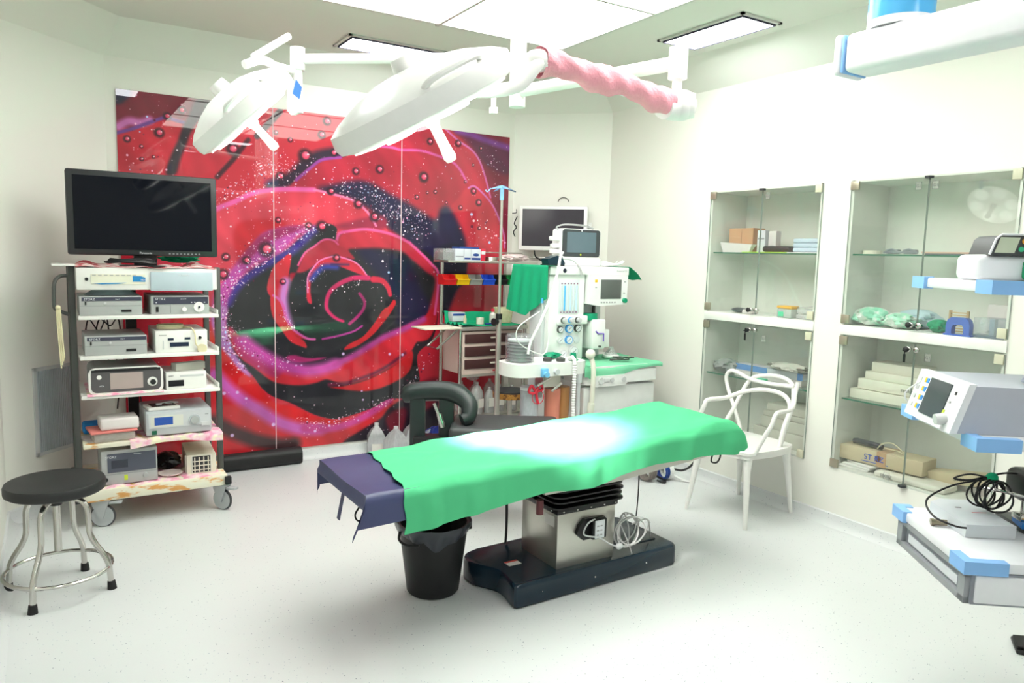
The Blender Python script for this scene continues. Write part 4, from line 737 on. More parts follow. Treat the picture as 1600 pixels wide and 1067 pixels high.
part(ct, 'shelf_rail', G(T3).cyl((2.64, 5.34, 1.59), (3.42, 5.34, 1.59), .006).cyl((3.30, 5.34, 1.52), (3.30, 5.34, 1.59), .006).cyl((2.66, 5.34, 1.52), (2.66, 5.34, 1.59), .006), CHROME)
part(ct, 'bin_rail', G(T3).box(2.575, 3.30, 5.24, 5.252, 1.40, 1.412), STEEL)
sd = part(ct, 'side_tray', G(T3).box(2.315, 2.625, 4.90, 5.14, 1.014, 1.024, .002), CREAM); part(sd, 'tray_bracket', G(T3).tube([(2.60, 4.93, 1.01), (2.43, 4.93, .87), (2.43, 5.10, .87), (2.60, 5.10, 1.01)], .009, 8), CHROME)
def hopper(label, x, col, nm):
    t = thing('storage_bin', label, 'bin', (x, 5.235, 1.335), 0, 'coloured parts bins')
    m = mat(nm, col, .35); w = .051
    g = G(); 
    for s_ in (-1, 1): g.prism([(0, 0), (0, .078), (-.075, .078), (-.088, .055), (-.10, .045), (-.115, .04), (-.10, 0)], s_ * w - .002, s_ * w + .002, 'yz')
    g.box(-w, w, -.002, .002, 0, .078).box(-w, w, -.10, 0, -.001, .003).add([(-w, -.10, 0), (w, -.10, 0), (w, -.116, .04), (-w, -.116, .04), (-w, -.097, 0), (w, -.097, 0), (w, -.112, .04), (-w, -.112, .04)], [(0, 1, 2, 3), (7, 6, 5, 4), (3, 2, 6, 7), (0, 3, 7, 4), (1, 5, 6, 2)])
    part(t, 'shell', g, m); part(t, 'lip', G().box(-w - .003, w + .003, -.122, -.110, .036, .044, .001), m); return t
for k, (n_, c_) in enumerate((('red', (214, 30, 34)), ('yellow', (240, 190, 20)), ('grey', (150, 150, 146)), ('blue', (36, 82, 210)), ('black', (24, 24, 26)), ('green', (10, 132, 62)))):
    hopper('%s plastic parts bin hanging on the cart rail' % n_, 2.632 + k * .116, c_, 'bin_' + n_)
g = G(); rr = random.Random(3)
for k in range(14): g.ell((2.98 + rr.uniform(-.03, .03), 5.20 + rr.uniform(-.05, .01), 1.345 + rr.uniform(0, .02)), (.006, .005, .004), 6, 4)
solo('small_caps', g, INKW, 'little white caps heaped in the blue parts bin', 'caps', kind='stuff')
BXB = mat('box_white_blue', (214, 218, 226), .6)
def carton(label, x0, x1, y0, y1, z0, z1, m, band=None, bm=None, group=None, rz=0):
    t = thing('carton', label, 'box', ((x0 + x1) / 2, y0, z0), rz, group); w = (x1 - x0) / 2
    part(t, 'box_body', G().box(-w, w, 0, y1 - y0, 0, z1 - z0, .001), m)
    if band: part(t, 'printed_band', G().box(-w + .003, w - .003, -.0015, 0, band[0], band[1]), bm)
    return t
PB = mat('print_blue', (30, 66, 140), .5); PR = mat('print_red', (214, 44, 70), .5); PG = mat('print_grey', (150, 150, 160), .5)
part(carton('clear acrylic glove box rack at the left end of the cart top shelf', 2.57, 2.665, 5.13, 5.30, 1.523, 1.612, CLEAR), 'glove_boxes', G().box(-.043, .043, .01, .15, .003, .06), mat('glove_box_grey', (120, 110, 116), .5))
carton('white box with small grey print, next to the clear rack', 2.668, 2.742, 5.12, 5.28, 1.523, 1.613, BXB, (.028, .034), PG)
carton('white box with grey print, second from the clear rack', 2.745, 2.805, 5.12, 5.28, 1.523, 1.613, BXB, (.008, .022), PB)
t = carton('white box with a wide blue oval print on the cart top shelf', 2.808, 2.892, 5.12, 5.28, 1.523, 1.613, BXB, (.006, .022), PB); part(t, 'printed_oval', G().lathe([(0, 0), (.028, 0), (.028, .002), (0, .002)], n=20, T=Matrix.Translation((0, 0.0005, .045)) @ Matrix.Rotation(PI / 2, 4, 'X') @ Matrix.Diagonal((1, .4, 1, 1))), PB)
carton('narrow red and white box at the end of the row on the cart top shelf', 2.895, 2.935, 5.12, 5.28, 1.523, 1.618, PR, (.05, .075), INKW)
carton('flat blue box lying on top of the white boxes', 2.72, 2.89, 5.14, 5.28, 1.6135, 1.628, PB)
solo('steel_dish', G().lathe([(0, .003), (.05, .003), (.062, .03), (.066, .031), (.053, 0), (0, 0)], n=24), CHROME, 'small steel dish on the cart top shelf beside the red box', 'dish', (3.03, 5.20, 1.5235))
crumple('wrapped_pack', (3.27, 5.22, 1.523), (.12, .07, .03), mat('pale_pink_film', (238, 222, 222), .3), 'pale pink wrapped pack at the right end of the cart top shelf', 'package', 12)
# on the work top
def wt(u, w): return (2.65 + .57 * u, 4.955 + .33 * w, 1.0235 + .003 * (1 + math.sin(15 * u + 7 * w)) + (.012 * (1 - u * 3) * (1 + math.sin(30 * w + 9 * u)) if u < .33 else 0) + .085 * max(0, min(1, (w - .86) / .06)))
solo('green_tray_cloth', G().sheet(wt, 40, 24, .0015), GREENC, 'green cloth covering the work top of the drawer cart', 'cloth', ang=80)
t = carton('blue and white box on the green cloth at the left of the cart', 2.68, 2.79, 5.17, 5.25, 1.045, 1.115, BXB, (.045, .062), PB)
solo('tape_roll', G().lathe([(.018, 0), (.03, 0), (.03, .05), (.018, .05)], n=24), CREAM, 'cream tape roll standing on the green cloth of the cart', 'tape', (2.865, 5.06, 1.032))
solo('blue_pen', G().cyl((-.05, 0, .006), (.05, .01, .006), .006), PB, 'blue marker pen lying on the green cloth of the cart', 'pen', (2.93, 5.0, 1.031))
t = thing('plastic_tub', 'translucent yellowish tub of soft items on the cart, behind the pole', 'container', (3.11, 5.12, 1.034)); part(t, 'tub', G().lathe([(0, 0), (.07, 0), (.082, .12), (.079, .12), (.067, .004), (0, .004)], n=28), glassy('yellowish_plastic', (232, 228, 190), .55, .1)); part(t, 'contents', G().ell((0, 0, .06), (.062, .062, .05), 14, 8), mat('cotton_cream', (236, 232, 200), .9, bump=.5))
t = thing('spray_bottle', 'small bottle with a red and green cap beside the translucent tub', 'bottle', (2.99, 5.08, 1.033)); part(t, 'bottle_body', G().lathe([(0, 0), (.024, 0), (.026, .01), (.026, .07), (.01, .09), (0, .09)], n=20), mat('bottle_milky', (226, 222, 214), .3)); part(t, 'cap', G().cyl((0, 0, .09), (0, 0, .115), .014), PR)
t = thing('amber_vial', 'short bottle with a blue base standing at the front left edge of the cart', 'bottle', (2.69, 4.985, 1.034)); part(t, 'bottle_body', G().lathe([(0, 0), (.012, 0), (.012, .05), (.007, .06), (.007, .075), (0, .075)], n=16), mat('vial_beige', (200, 190, 160), .3)); part(t, 'base_ring', G().cyl((0, 0, 0), (0, 0, .014), .0135), mat('ring_cyan', (20, 150, 200), .4))
def saline(x, y, label, s=1., rz=0):
    t = thing('saline_bottle', label, 'bottle', (x, y, .331), rz, 'clear bottles on the lower cart shelf')
    part(t, 'bottle_body', G().lathe([(0, 0), (.045 * s, 0), (.047 * s, .01), (.047 * s, .15 * s), (.03 * s, .19 * s), (.014, .205 * s), (.014, .225 * s), (0, .225 * s)], n=20), glassy('saline_plastic', (212, 216, 216), .42, .12))
    part(t, 'bottle_label', G().box(-.028, .028, -.0485 * s, -.0455 * s, .05, .12), mat('label_white', (225, 222, 215), .6)); return t
for x, y, s, lb in ((2.72, 5.02, .95, 'first clear bottle from the left post'), (2.83, 5.03, 1.1, 'tall clear bottle, second from the left'), (2.94, 5.02, .9, 'clear bottle just left of the pole, front row'), (3.05, 5.05, .95, 'clear bottle just right of the pole, front row'), (3.15, 5.02, .9, 'clear bottle at the right end, front row'), (2.77, 5.18, 1.05, 'back row clear bottle at the left'), (2.90, 5.18, 1., 'back row clear bottle in the middle'), (3.04, 5.19, 1.05, 'back row clear bottle at the right')):
    saline(x, y, lb + ' on the lower cart shelf', s, (x * 7) % 1 - .5)
crumple('film_bag', (2.84, 5.10, .575), (.05, .03, .045), glassy('thin_film', (220, 222, 224), .3, .1), 'crumpled clear film bag on top of the bottles', 'bag', 6)
crumple('film_bag', (2.52, 5.19, .0), (.08, .07, .10), glassy('thin_film', (220, 222, 224), .3, .1), 'clear film bag on the floor left of the drawer cart', 'bag', 9)
# ================================================================ drip stand
iv = thing('drip_stand', 'tall steel drip stand with pale blue hooks in front of the drawer cart', 'drip stand', (2.70, 4.5, 0))
part(iv, 'lower_tube', G().cyl((0, 0, .06), (0, 0, 1.14), .019), STEEL); part(iv, 'upper_tube', G().cyl((0, 0, 1.14), (0, 0, 2.0), .0105), STEEL)
part(iv, 'collar', G().cyl((0, 0, 1.12), (0, 0, 1.16), .022), BLACK); part(iv, 'clamp_knob', G().cyl((-.02, -.01, 1.105), (-.055, -.02, 1.105), .02, .026), BLACK)
hk = part(iv, 'hook_head', G().cyl((0, 0, 1.95), (0, 0, 2.03), .014).prism([(-.10, 2.02), (-.03, 2.045), (0, 2.052), (.03, 2.045), (.11, 2.012), (.11, 2.018), (.03, 2.03), (-.03, 2.03)], -.006, .006, 'xz').prism([(-.10, 2.02), (0, 2.05), (.11, 2.015), (0, 2.035)], -.006, .006, 'yz'), BLUEP)
part(hk, 'hook', G().tube(spline([(-.09, 0, 2.025), (-.105, 0, 2.01), (-.12, 0, 2.0), (-.13, 0, 2.012)], 4), .004, 6), BLUEP)
for k in range(5):
    a = k * 2 * PI / 5 + .9; part(iv, 'base_leg', G().tube([(0, 0, .09), (.12 * math.cos(a), .12 * math.sin(a), .075), (.27 * math.cos(a), .27 * math.sin(a), .045)], .011, 8), STEEL)
    part(iv, 'caster', G().cyl((.27 * math.cos(a) - .01, .27 * math.sin(a), .022), (.27 * math.cos(a) + .01, .27 * math.sin(a), .022), .022, n=14), BLACK)
# small round table with a dark top
rt = thing('small_round_stand', 'small round stand with a dark top and brown patterned rim, right of the drip stand', 'stool', (2.86, 4.58, 0))
part(rt, 'top', G().lathe([(0, .575), (.125, .575), (.125, .59), (0, .592)], n=32), mat('dark_slate_top', (52, 56, 58), .5))
part(rt, 'rim', G().lathe([(.10, .535), (.127, .535), (.129, .576), (.10, .576)], n=32), printed('brown_pattern', [(0, (110, 66, 20)), (.5, (190, 136, 60)), (.6, (90, 50, 20)), (1, (200, 150, 80))], 30, .5))
part(rt, 'stem', G().cyl((0, 0, .02), (0, 0, .54), .016), STEEL); part(rt, 'foot_plate', G().lathe([(0, .0), (.14, .0), (.13, .02), (0, .026)], n=28), STEEL)
# ================================================================ anaesthesia machine
AX, AY = 3.2, 4.35
am = thing('anaesthesia_machine', 'large white anaesthesia machine with gauges, bellows and drawers in the corner', 'medical machine', (AX, AY, 0))
T4 = Matrix.Translation((-AX, -AY, 0)); AW = mat('machine_white', (238, 240, 238), .35); AG = mat('machine_grey', (206, 212, 214), .4)
part(am, 'top_shelf', G(T4).box(2.865, 3.555, 4.12, 4.62, 1.45, 1.507, .006), AW)
text(am, 'Avance CS', mat('pale_print', (196, 200, 200), .6), (3.44 - AX, 4.119 - AY, 1.474), .022); part(am, 'maker_badge', G(T4).lathe([(.010, 0), (.015, 0), (.015, .001), (.010, .001)], n=20, T=Matrix.Translation((2.985, 4.1195, 1.478)) @ Matrix.Rotation(PI / 2, 4, 'X')), INK)
part(am, 'flow_column', G(T4).box(2.875, 3.175, 4.14, 4.33, .86, 1.452, .008), AW)
part(am, 'side_panel', G(T4).box(2.845, 2.876, 4.18, 4.33, .6, 1.44, .008), AG)
part(am, 'rear_column', G(T4).box(3.17, 3.50, 4.36, 4.62, .7, 1.452, .008), AG)
part(am, 'column_frame', G(T4).box(3.415, 3.43, 4.335, 4.355, .86, 1.24), DGREY)
fl = part(am, 'flow_tube_window', G(T4).box(2.955, 3.125, 4.134, 4.142, 1.185, 1.415, .002), mat('window_pale', (222, 230, 232), .2))
for k, c_ in enumerate(('a', 'b', 'a', 'c', 'a', 'c')):
    x = 2.975 + k * .025; part(fl, 'flow_tube', G(T4).cyl((x, 4.132, 1.205), (x, 4.132, 1.375), .006, n=8), mat('tube_' + c_, {'a': (214, 224, 228), 'b': (90, 180, 240), 'c': (200, 224, 244)}[c_], .2))
g = G(T4)
for k in range(6): g.box(2.97 + k * .026, 2.98 + k * .026, 4.131, 4.134, 1.385, 1.395); g.box(2.965 + k * .026, 2.978 + k * .026, 4.131, 4.134, 1.19, 1.197)
part(fl, 'printed_marks', g, mat('plum_print', (150, 110, 140), .6), kind='stuff')
kp = part(am, 'knob_panel', G(T4).box(2.94, 3.195, 4.115, 4.145, 1.108, 1.17, .01), AW)
for x, c_ in ((2.985, GREY), (3.045, mat('sky_blue', (70, 160, 230), .35)), (3.105, GREY)): part(kp, 'flow_knob', G(T4).cyl((x, 4.116, 1.14), (x, 4.085, 1.14), .018, .015, 18), LGREY).name = 'flow_knob'; part(kp, 'knob_ring', G(T4).cyl((x - .004, 4.118, 1.14), (x - .004, 4.108, 1.14), .0215, .0215, 18), c_ if c_ != GREY else DGREY)
def gauge(x, z, r, m):
    q_ = part(am, 'gauge', G(T4).cyl((x, 4.141, z), (x, 4.120, z), r, n=28), m); part(q_, 'gauge_face', G(T4).cyl((x, 4.1205, z), (x, 4.1185, z), r * .8, n=28), INKW)
    part(q_, 'needle', G(T4).cyl((x - r * .4, 4.1178, z - r * .3), (x + r * .4, 4.1178, z + r * .4), .0014, n=6), INK)
SKY = mat('sky_blue', (70, 160, 230), .35)
for x, z, r, m in ((2.97, 1.075, .023, DGREY), (3.045, 1.08, .029, SKY), (3.118, 1.08, .026, DGREY), (2.97, 1.0, .023, LGREY), (3.045, 1.002, .029, SKY), (3.0, .905, .028, LGREY), (3.09, .92, .036, LGREY)): gauge(x, z, r, m)
part(am, 'round_cover', G(T4).cyl((3.118, 4.141, 1.0), (3.118, 4.132, 1.0), .025), AG)
vd = part(am, 'ventilator_display', G(T4).prism([(3.185, 1.45), (3.53, 1.45), (3.525, 1.245), (3.27, 1.235), (3.185, 1.25)], 4.10, 4.30, 'xz'), AW)
part(vd, 'screen', G(T4).box(3.285, 3.47, 4.096, 4.101, 1.285, 1.42, .002), mat('grey_screen', (96, 100, 98), .15))
part(vd, 'green_dial', G(T4).cyl((3.50, 4.101, 1.272), (3.50, 4.08, 1.272), .017), mat('green_knob', (0, 150, 110), .4))
g = G(T4); [g.box(3.29 + k * .024, 3.302 + k * .024, 4.097, 4.101, 1.255, 1.265) for k in range(6)]; g.box(3.235, 3.25, 4.097, 4.101, 1.36, 1.37); g.box(3.495, 3.51, 4.097, 4.101, 1.40, 1.41); g.box(3.49, 3.505, 4.097, 4.101, 1.32, 1.33); part(vd, 'soft_keys', g, GREY, kind='stuff')
part(vd, 'alarm_key', G(T4).box(3.232, 3.252, 4.097, 4.101, 1.40, 1.42), mat('yellow_key', (236, 190, 40), .4))
vp_ = part(am, 'vaporiser', G(T4).box(3.225, 3.345, 4.10, 4.24, .93, 1.14, .012), AW); part(vp_, 'green_cap', G(T4).cyl((3.25, 4.17, 1.135), (3.25, 4.17, 1.18), .058, .056, 28), mat('green_knob', (0, 150, 110), .4))
part(vp_, 'purple_filler', G(T4).tube([(3.255, 4.098, 1.06), (3.275, 4.096, 1.04), (3.325, 4.096, 1.04), (3.325, 4.096, .985)], .005, 6), mat('purple_mark', (120, 96, 196), .4)); part(vp_, 'drain_plug', G(T4).cyl((3.29, 4.10, .95), (3.29, 4.085, .95), .007), DGREY)
part(am, 'second_vaporiser_mount', G(T4).box(3.36, 3.43, 4.16, 4.30, .93, 1.06, .006), AW)
part(am, 'work_top', G(T4).prism(rrect(3.05, 3.70, 3.93, 4.60, .06), .80, .835), AW)
part(am, 'front_lip', G(T4).prism(rrect(3.04, 3.705, 3.92, 4.2, .05), .715, .80), AW)
kq = part(am, 'lip_controls', G(T4).prism(rrect(3.10, 3.40, .70, .775, .03), 3.905, 3.925, 'xz'), AW)
for x, r in ((3.16, .022), (3.255, .016), (3.36, .018)): part(kq, 'lip_knob', G(T4).cyl((x, 3.906, .742), (x, 3.895, .742), r), LGREY); 
part(kq, 'lip_keypad', G(T4).box(3.19, 3.235, 3.900, 3.906, .728, .758, .004), LGREY)
for z0, z1 in ((.49, .695), (.27, .475)): d_ = part(am, 'drawer', G(T4).box(3.05, 3.69, 3.945, 4.0, z0, z1, .012), AW); part(d_, 'drawer_lip', G(T4).box(3.08, 3.66, 3.938, 3.95, z0 + .02, z0 + .028, .002), AG)
part(am, 'cabinet_body', G(T4).box(3.05, 3.69, 3.99, 4.6, .12, .72, .01), AW)
for x in (3.1, 3.64):
    for y in (4.02, 4.55): part(am, 'caster', G(T4).cyl((x - .02, y, .055), (x + .02, y, .055), .055).box(x - .02, x + .02, y - .03, y + .03, .06, .125), BLACK)
ba = part(am, 'breathing_arm', G(T4).prism(spline([(2.47, 4.05, 0), (2.50, 3.93, 0), (2.60, 3.90, 0), (2.75, 3.90, 0), (2.9, 3.90, 0), (3.03, 3.92, 0), (3.06, 4.0, 0), (3.05, 4.18, 0), (2.85, 4.2, 0), (2.62, 4.19, 0), (2.50, 4.15, 0)], 3, True) and [(p.x, p.y) for p in spline([(2.47, 4.05, 0), (2.50, 3.93, 0), (2.60, 3.90, 0), (2.75, 3.90, 0), (2.9, 3.90, 0), (3.03, 3.92, 0), (3.06, 4.0, 0), (3.05, 4.18, 0), (2.85, 4.2, 0), (2.62, 4.19, 0), (2.50, 4.15, 0)], 3, True)], .80, .885), AW)
be = part(ba, 'bellows', G(T4).lathe([(.0, .888)] + [(r, .89 + k * .0105) for k in range(13) for r in ((.083,) if k % 2 else (.07,))] + [(.0, 1.02)], c=(2.595, 4.05, 0), n=36), mat('bellows_grey', (132, 134, 138), .35))
part(be, 'bellows_plate', G(T4).cyl((2.595, 4.05, 1.02), (2.595, 4.05, 1.032), .08, n=36), INKW)
CLR2 = glassy('housing_clear', (214, 218, 222), .08, .03)
part(ba, 'bellows_housing', G(T4).lathe([(.094, .888), (.094, 1.055), (.085, 1.066), (0, 1.068), (0, 1.065), (.083, 1.062), (.091, 1.053), (.091, .888)], c=(2.595, 4.05, 0), n=40), CLR2)
for x, y in ((2.78, 4.0), (2.86, 3.96)): part(ba, 'port_collar', G(T4).lathe([(.012, .885), (.03, .885), (.03, .905), (.02, .91), (.012, .91)], c=(x, y, 0), n=20), DGREY)
part(ba, 'green_valve_cap', G(T4).cyl((2.97, 3.97, .885), (2.97, 3.97, .935), .023, .02).cyl((2.97, 3.97, .885), (2.97, 3.97, .893), .035), mat('green_knob', (0, 150, 110), .4))
part(ba, 'blue_valve', G(T4).box(2.66, 2.71, 3.875, 3.905, .80, .86, .008).cyl((2.685, 3.875, .82), (2.685, 3.855, .82), .018), mat('clear_blue', (120, 190, 235), .3)); part(ba, 'front_knob', G(T4).cyl((2.78, 3.90, .83), (2.78, 3.875, .83), .018), AG)
part(ba, 'steel_bracket', G(T4).box(2.72, 2.86, 3.95, 4.05, .72, .80, .004).tube([(2.66, 3.93, .74), (2.75, 3.91, .79)], .008, 8).tube([(2.76, 3.91, .70), (2.83, 3.90, .75)], .008, 8), STEEL)
part(ba, 'absorber_canister', G(T4).lathe([(0, .46), (.05, .46), (.055, .70), (0, .70)], c=(2.83, 4.0, 0), n=28), mat('pink_soda_lime', (226, 140, 120), .35)); part(ba, 'absorber_canister', G(T4).lathe([(0, .46), (.045, .46), (.05, .70), (0, .70)], c=(2.935, 4.03, 0), n=28), mat('brown_soda_lime', (196, 142, 90), .35))
g = G(T4); rib = [(2.92, 3.885, .88 - .0085 * k) for k in range(52)]; g.tube([(2.93, 3.96, .90), (2.925, 3.92, .915), (2.92, 3.89, .90)] + rib, [.012, .013, .013] + [.015 if k % 2 else .0115 for k in range(52)], 12); part(am, 'corrugated_hose', g, AW)
part(am, 'scavenging_tube', G(T4).cyl((2.99, 3.93, .80), (2.99, 3.93, .40), .016).cyl((2.99, 3.93, .80), (2.99, 3.93, .74), .024), AG)
part(am, 'breathing_filter', G(T4).tube(spline([(3.07, 3.90, .90), (3.075, 3.88, .82), (3.07, 3.88, .62), (3.065, 3.89, .56)], 5), .017, 10).cyl((3.066, 3.88, .60), (3.064, 3.885, .52), .024).ell((3.06, 3.90, .93), (.035, .03, .035)), mat('clear_tube_cream', (228, 228, 214), .3))
crumple('green_mask_tubing', (2.87, 4.08, .8875), (.06, .04, .022), mat('green_knob', (0, 150, 110), .4), 'green strap bundle lying on the breathing arm of the anaesthesia machine', 'strap', 15)
def wtc(u, w):
    x = 3.03 + u * .70; y = 3.89 + w * .55; z = .8375 + .003 * (1 + math.sin(14 * u + 6 * w))
    if w < .1: z -= (.1 - w) * .6 * (1 + .6 * math.sin(u * 5 + .5)); y = 3.915
    if u < .05: z += .01
    return (x, y, z)
solo('pale_green_cloth', G().sheet(wtc, 44, 30, .0015), mat('pale_green_cloth', (120, 200, 160), .9), 'pale green cloth over the worktop of the anaesthesia machine', 'cloth', ang=80)
g = G(); rr = random.Random(11)
for k in range(9):
    a = rr.uniform(-.7, .5); x, y = 3.45 + rr.uniform(-.05, .05), 4.05 + rr.uniform(-.04, .04); L_ = .07
    g.tube([(x - L_ * math.cos(a), y - L_ * math.sin(a), .846 + .004 * k), (x + L_ * math.cos(a), y + L_ * math.sin(a), .849 + .004 * k)], .004, 6)
solo('surgical_instruments', g, mat('dark_steel', (120, 120, 118), .3, metal=.9), 'little heap of steel instruments on the pale green cloth', 'instruments', kind='stuff')
t = thing('laryngeal_mask', 'clear face mask with a white cuff at the back of the worktop', 'face mask', (3.50, 4.22, .846)); part(t, 'dome', G().lathe([(.05, 0), (.045, .03), (.02, .06), (.015, .08)], n=24), CLEAR); part(t, 'cuff', G().tube([(.05 * math.cos(a), .05 * math.sin(a), .01) for a in [k * PI / 8 for k in range(16)]], .012, 8, True), AW)
t = thing('green_yellow_syringe', 'small green and yellow connector by the heap of instruments', 'connector', (3.57, 4.12, .850), .5); part(t, 'barrel', G().cyl((-.03, 0, .006), (.03, 0, .006), .006), mat('lime_green', (150, 210, 110), .4)); part(t, 'tip', G().cyl((.03, 0, .006), (.05, 0, .006), .003), mat('yellow_key', (236, 190, 40), .4))
# suction canisters on a stand
t = thing('suction_canister', 'clear suction canister with a red tied tube, left of the pink canisters', 'canister', (2.66, 4.02, .0)); part(t, 'jar', G().lathe([(0, .45), (.055, .45), (.062, .70), (.058, .70), (.052, .455), (0, .455)], n=28), glassy('milky_jar', (212, 218, 224), .6, .15)); part(t, 'jar_lid', G().cyl((0, 0, .70), (0, 0, .72), .062, n=28), INKW)
part(t, 'stand_post', G().cyl((0, .09, .02), (0, .09, .72), .012).box(-.02, .02, .04, .10, .5, .52), STEEL); part(t, 'stand_foot', G().lathe([(0, 0), (.12, 0), (.12, .015), (0, .025)], c=(0, .09, 0), n=24), DGREY)
part(t, 'red_tube', G().tube(spline([(.0, -.07, .70), (-.035, -.075, .74), (-.05, -.07, .70), (-.01, -.075, .69), (.03, -.075, .74), (.055, -.07, .71), (.01, -.07, .69), (.015, -.08, .62)], 6), .009, 8), mat('red_tubing', (224, 50, 70), .3)); part(t, 'red_loop', G().tube([(.02 + .045 * math.cos(a), -.072, .66 + .045 * math.sin(a)) for a in [k * PI / 10 for k in range(20)]], .0028, 6, True), mat('red_tubing', (224, 50, 70), .3))
# patient monitor on top
pm = thing('patient_monitor', 'white patient monitor with a dark bezel on top of the anaesthesia machine', 'monitor', (3.22, 4.26, 1.508), -.06)
part(pm, 'base', G().box(-.19, .165, -.02, .16, 0, .06, .015, 3), AW)
part(pm, 'housing', G().prism(rrect(-.165, .165, .058, .262, .025, 5), .0, .12, 'xz'), AW); part(pm, 'bezel', G().prism(rrect(-.158, .158, .066, .256, .02, 5), -.005, .001, 'xz'), mat('bezel_grey', (66, 70, 74), .4))
part(pm, 'screen', G().box(-.122, .122, -.0075, -.004, .095, .238), mat('slate_screen', (96, 112, 122), .15)); part(pm, 'badge', G().cyl((0, -.004, .248), (0, -.0065, .248), .0055), INKW); part(pm, 'power_led', G().cyl((-.005, -.004, .08), (-.005, -.008, .08), .006), mat('lime_led', (220, 230, 60), .4))
part(pm, 'carry_handle', G().tube(spline([(-.15, .06, .25), (-.17, .06, .27), (-.10, .06, .29), (.06, .06, .288), (.14, .06, .27)], 5), .009, 8, flat=.6), GREY)
for k, (x, z) in enumerate(((-.20, .19), (-.19, .14), (-.195, .10))): part(pm, 'side_connector', G().box(x - .035, x + .04, .02, .06, z - .016, z + .014, .008), AW)
bc = thing('handset_block', 'dark teal probe holder beside the patient monitor', 'holder', (2.95, 4.22, 1.508)); part(bc, 'block', G().prism([(-.05, .0), (.08, .0), (.085, .02), (.06, .06), (.02, .07), (-.06, .045)], -.03, .05, 'xz'), mat('dark_teal', (20, 48, 62), .3)); part(bc, 'foot', G().box(-.065, .07, -.04, .05, 0, .008), BLACK); part(bc, 'probe_lead', G().tube(spline([(.06, -.02, .05), (.12, -.07, .04), (.15, -.115, -.01), (.16, -.125, -.06)], 5), .006, 8), GREY)
def gl(u, w):
    y = 4.105 + .44 * u; s_ = w * (.30 + .16 * (.5 - abs(u - .5)) + .10 * u); f = .012 * math.sin(13 * u) ** 2
    if s_ < .08: return (2.915 - s_, y, 1.5105)
    return (2.835 - f * min(1, (s_ - .08) * 8) - .03 * u * (s_ - .08) / .2, y, 1.511 - (s_ - .08))
solo('green_drape_cloth', G().sheet(gl, 18, 26, .002), GREENC, 'green cloth hanging over the left corner of the anaesthesia machine', 'cloth', ang=80)
def gr_(u, w):
    s_ = w * .24; x = 3.50 + s_ if s_ < .07 else 3.57 + (s_ - .07) * .65; z = 1.5095 if s_ < .07 else 1.5095 - (s_ - .07) * .55; return (x, 4.12 + .25 * u + .01 * math.sin(7 * w), z + .004 * math.sin(12 * u) * w)
solo('green_drape_cloth', G().sheet(gr_, 14, 16, .002), GREENC, 'green cloth folded over the right corner of the anaesthesia machine', 'cloth', ang=80)
g = G(); rr = random.Random(5)
for k in range(9): y = 4.22 + .012 * k; g.tube(spline([(3.41, y, 1.515), (3.47, y, 1.522 + .003 * k), (3.54, y - .02, 1.525 + .004 * rr.random()), (3.60, y + .02 * rr.random(), 1.535 + .02 * rr.random())], 4), .005, 6)
solo('lead_bundle', g, mat('pale_leads', (222, 230, 226), .4), 'bundle of pale cables on the right of the patient monitor', 'cable')
solo('long_white_tube', G().tube(spline([(3.02, 4.2, 1.60), (2.93, 4.10, 1.57), (2.84, 4.0, 1.47), (2.75, 3.95, 1.30), (2.66, 3.92, 1.15), (2.60, 3.93, 1.03), (2.58, 3.93, .95)], 8), .009, 8), AW, 'long white tube running down from the patient monitor past the green cloth', 'tube')
solo('thin_white_tube', G().tube(spline([(2.72, 4.0, 1.28), (2.735, 4.0, 1.22), (2.77, 3.99, 1.1), (2.765, 3.98, 1.0), (2.70, 3.95, .94), (2.52, 3.94, 1.02), (2.50, 3.93, 1.12), (2.66, 3.93, 1.22)], 8), .0035, 6), AW, 'thin white tube looping around the bellows housing', 'tube')
solo('blue_connector', G().cyl((0, 0, 0), (0, 0, .03), .01, .006), mat('sky_blue', (70, 160, 230), .35), 'small sky blue connector at the top of the thin white tube', 'connector', (2.725, 4.0, 1.27))
# ================================================================ wall monitor
wm = thing('wall_monitor', 'white framed wall monitor on the angled wall above the anaesthesia machine', 'monitor', (3.60, 5.13, 1.62), -PI / 4)
part(wm, 'frame', G().box(-.30, .27, -.03, .03, 0, .365, .008), AW); part(wm, 'screen', G().box(-.272, .243, -.033, -.028, .035, .34), mat('dark_violet_screen', (62, 58, 66), .15))
part(wm, 'wall_arm', G().box(-.05, .05, .03, .085, .12, .24, .004).box(-.09, .09, .08, .1, .06, .30, .004), AW)
part(wm, 'cable', G().tube(spline([(-.17, 0, 0), (-.15, 0, -.06), (-.06, 0, -.10), (.04, .0, -.13), (.1, .02, -.12)], 5), .006, 6), BLACK)
solo('wall_bracket', G().tube(spline([(-.34, .03, .30), (-.34, .03, .27), (-.375, .03, .265)], 3), .004, 6).tube(spline([(-.33, .03, .24), (-.355, .03, .18), (-.335, .03, .15), (-.36, .03, .11), (-.345, .03, .07)], 4), .005, 6), BLACK, 'black bracket hardware sticking out left of the wall monitor', 'bracket', (3.60, 5.13, 1.66), -PI / 4)
t = thing('wall_socket', 'small white wall outlet box right of the wall monitor', 'socket', (3.86, 5.0, 1.72), -PI / 4); part(t, 'box', G().box(-.035, .035, -.03, .0, 0, .075, .004), AG); part(t, 'plug', G().cyl((0, -.03, .12), (0, -.05, .12), .02).cyl((0, -.0, .12), (0, -.03, .12), .008).box(-.02, .02, -.01, 0, .075, .14), AW)
t = thing('wall_hook', 'thin black wire arch above the wall monitor', 'hook', (3.70, 5.16, 2.03), -PI / 4); part(t, 'wire_arch', G().tube([(.045 * math.cos(a), 0, .035 * math.sin(a)) for a in [k * PI / 12 for k in range(13)]], .003, 6), BLACK)
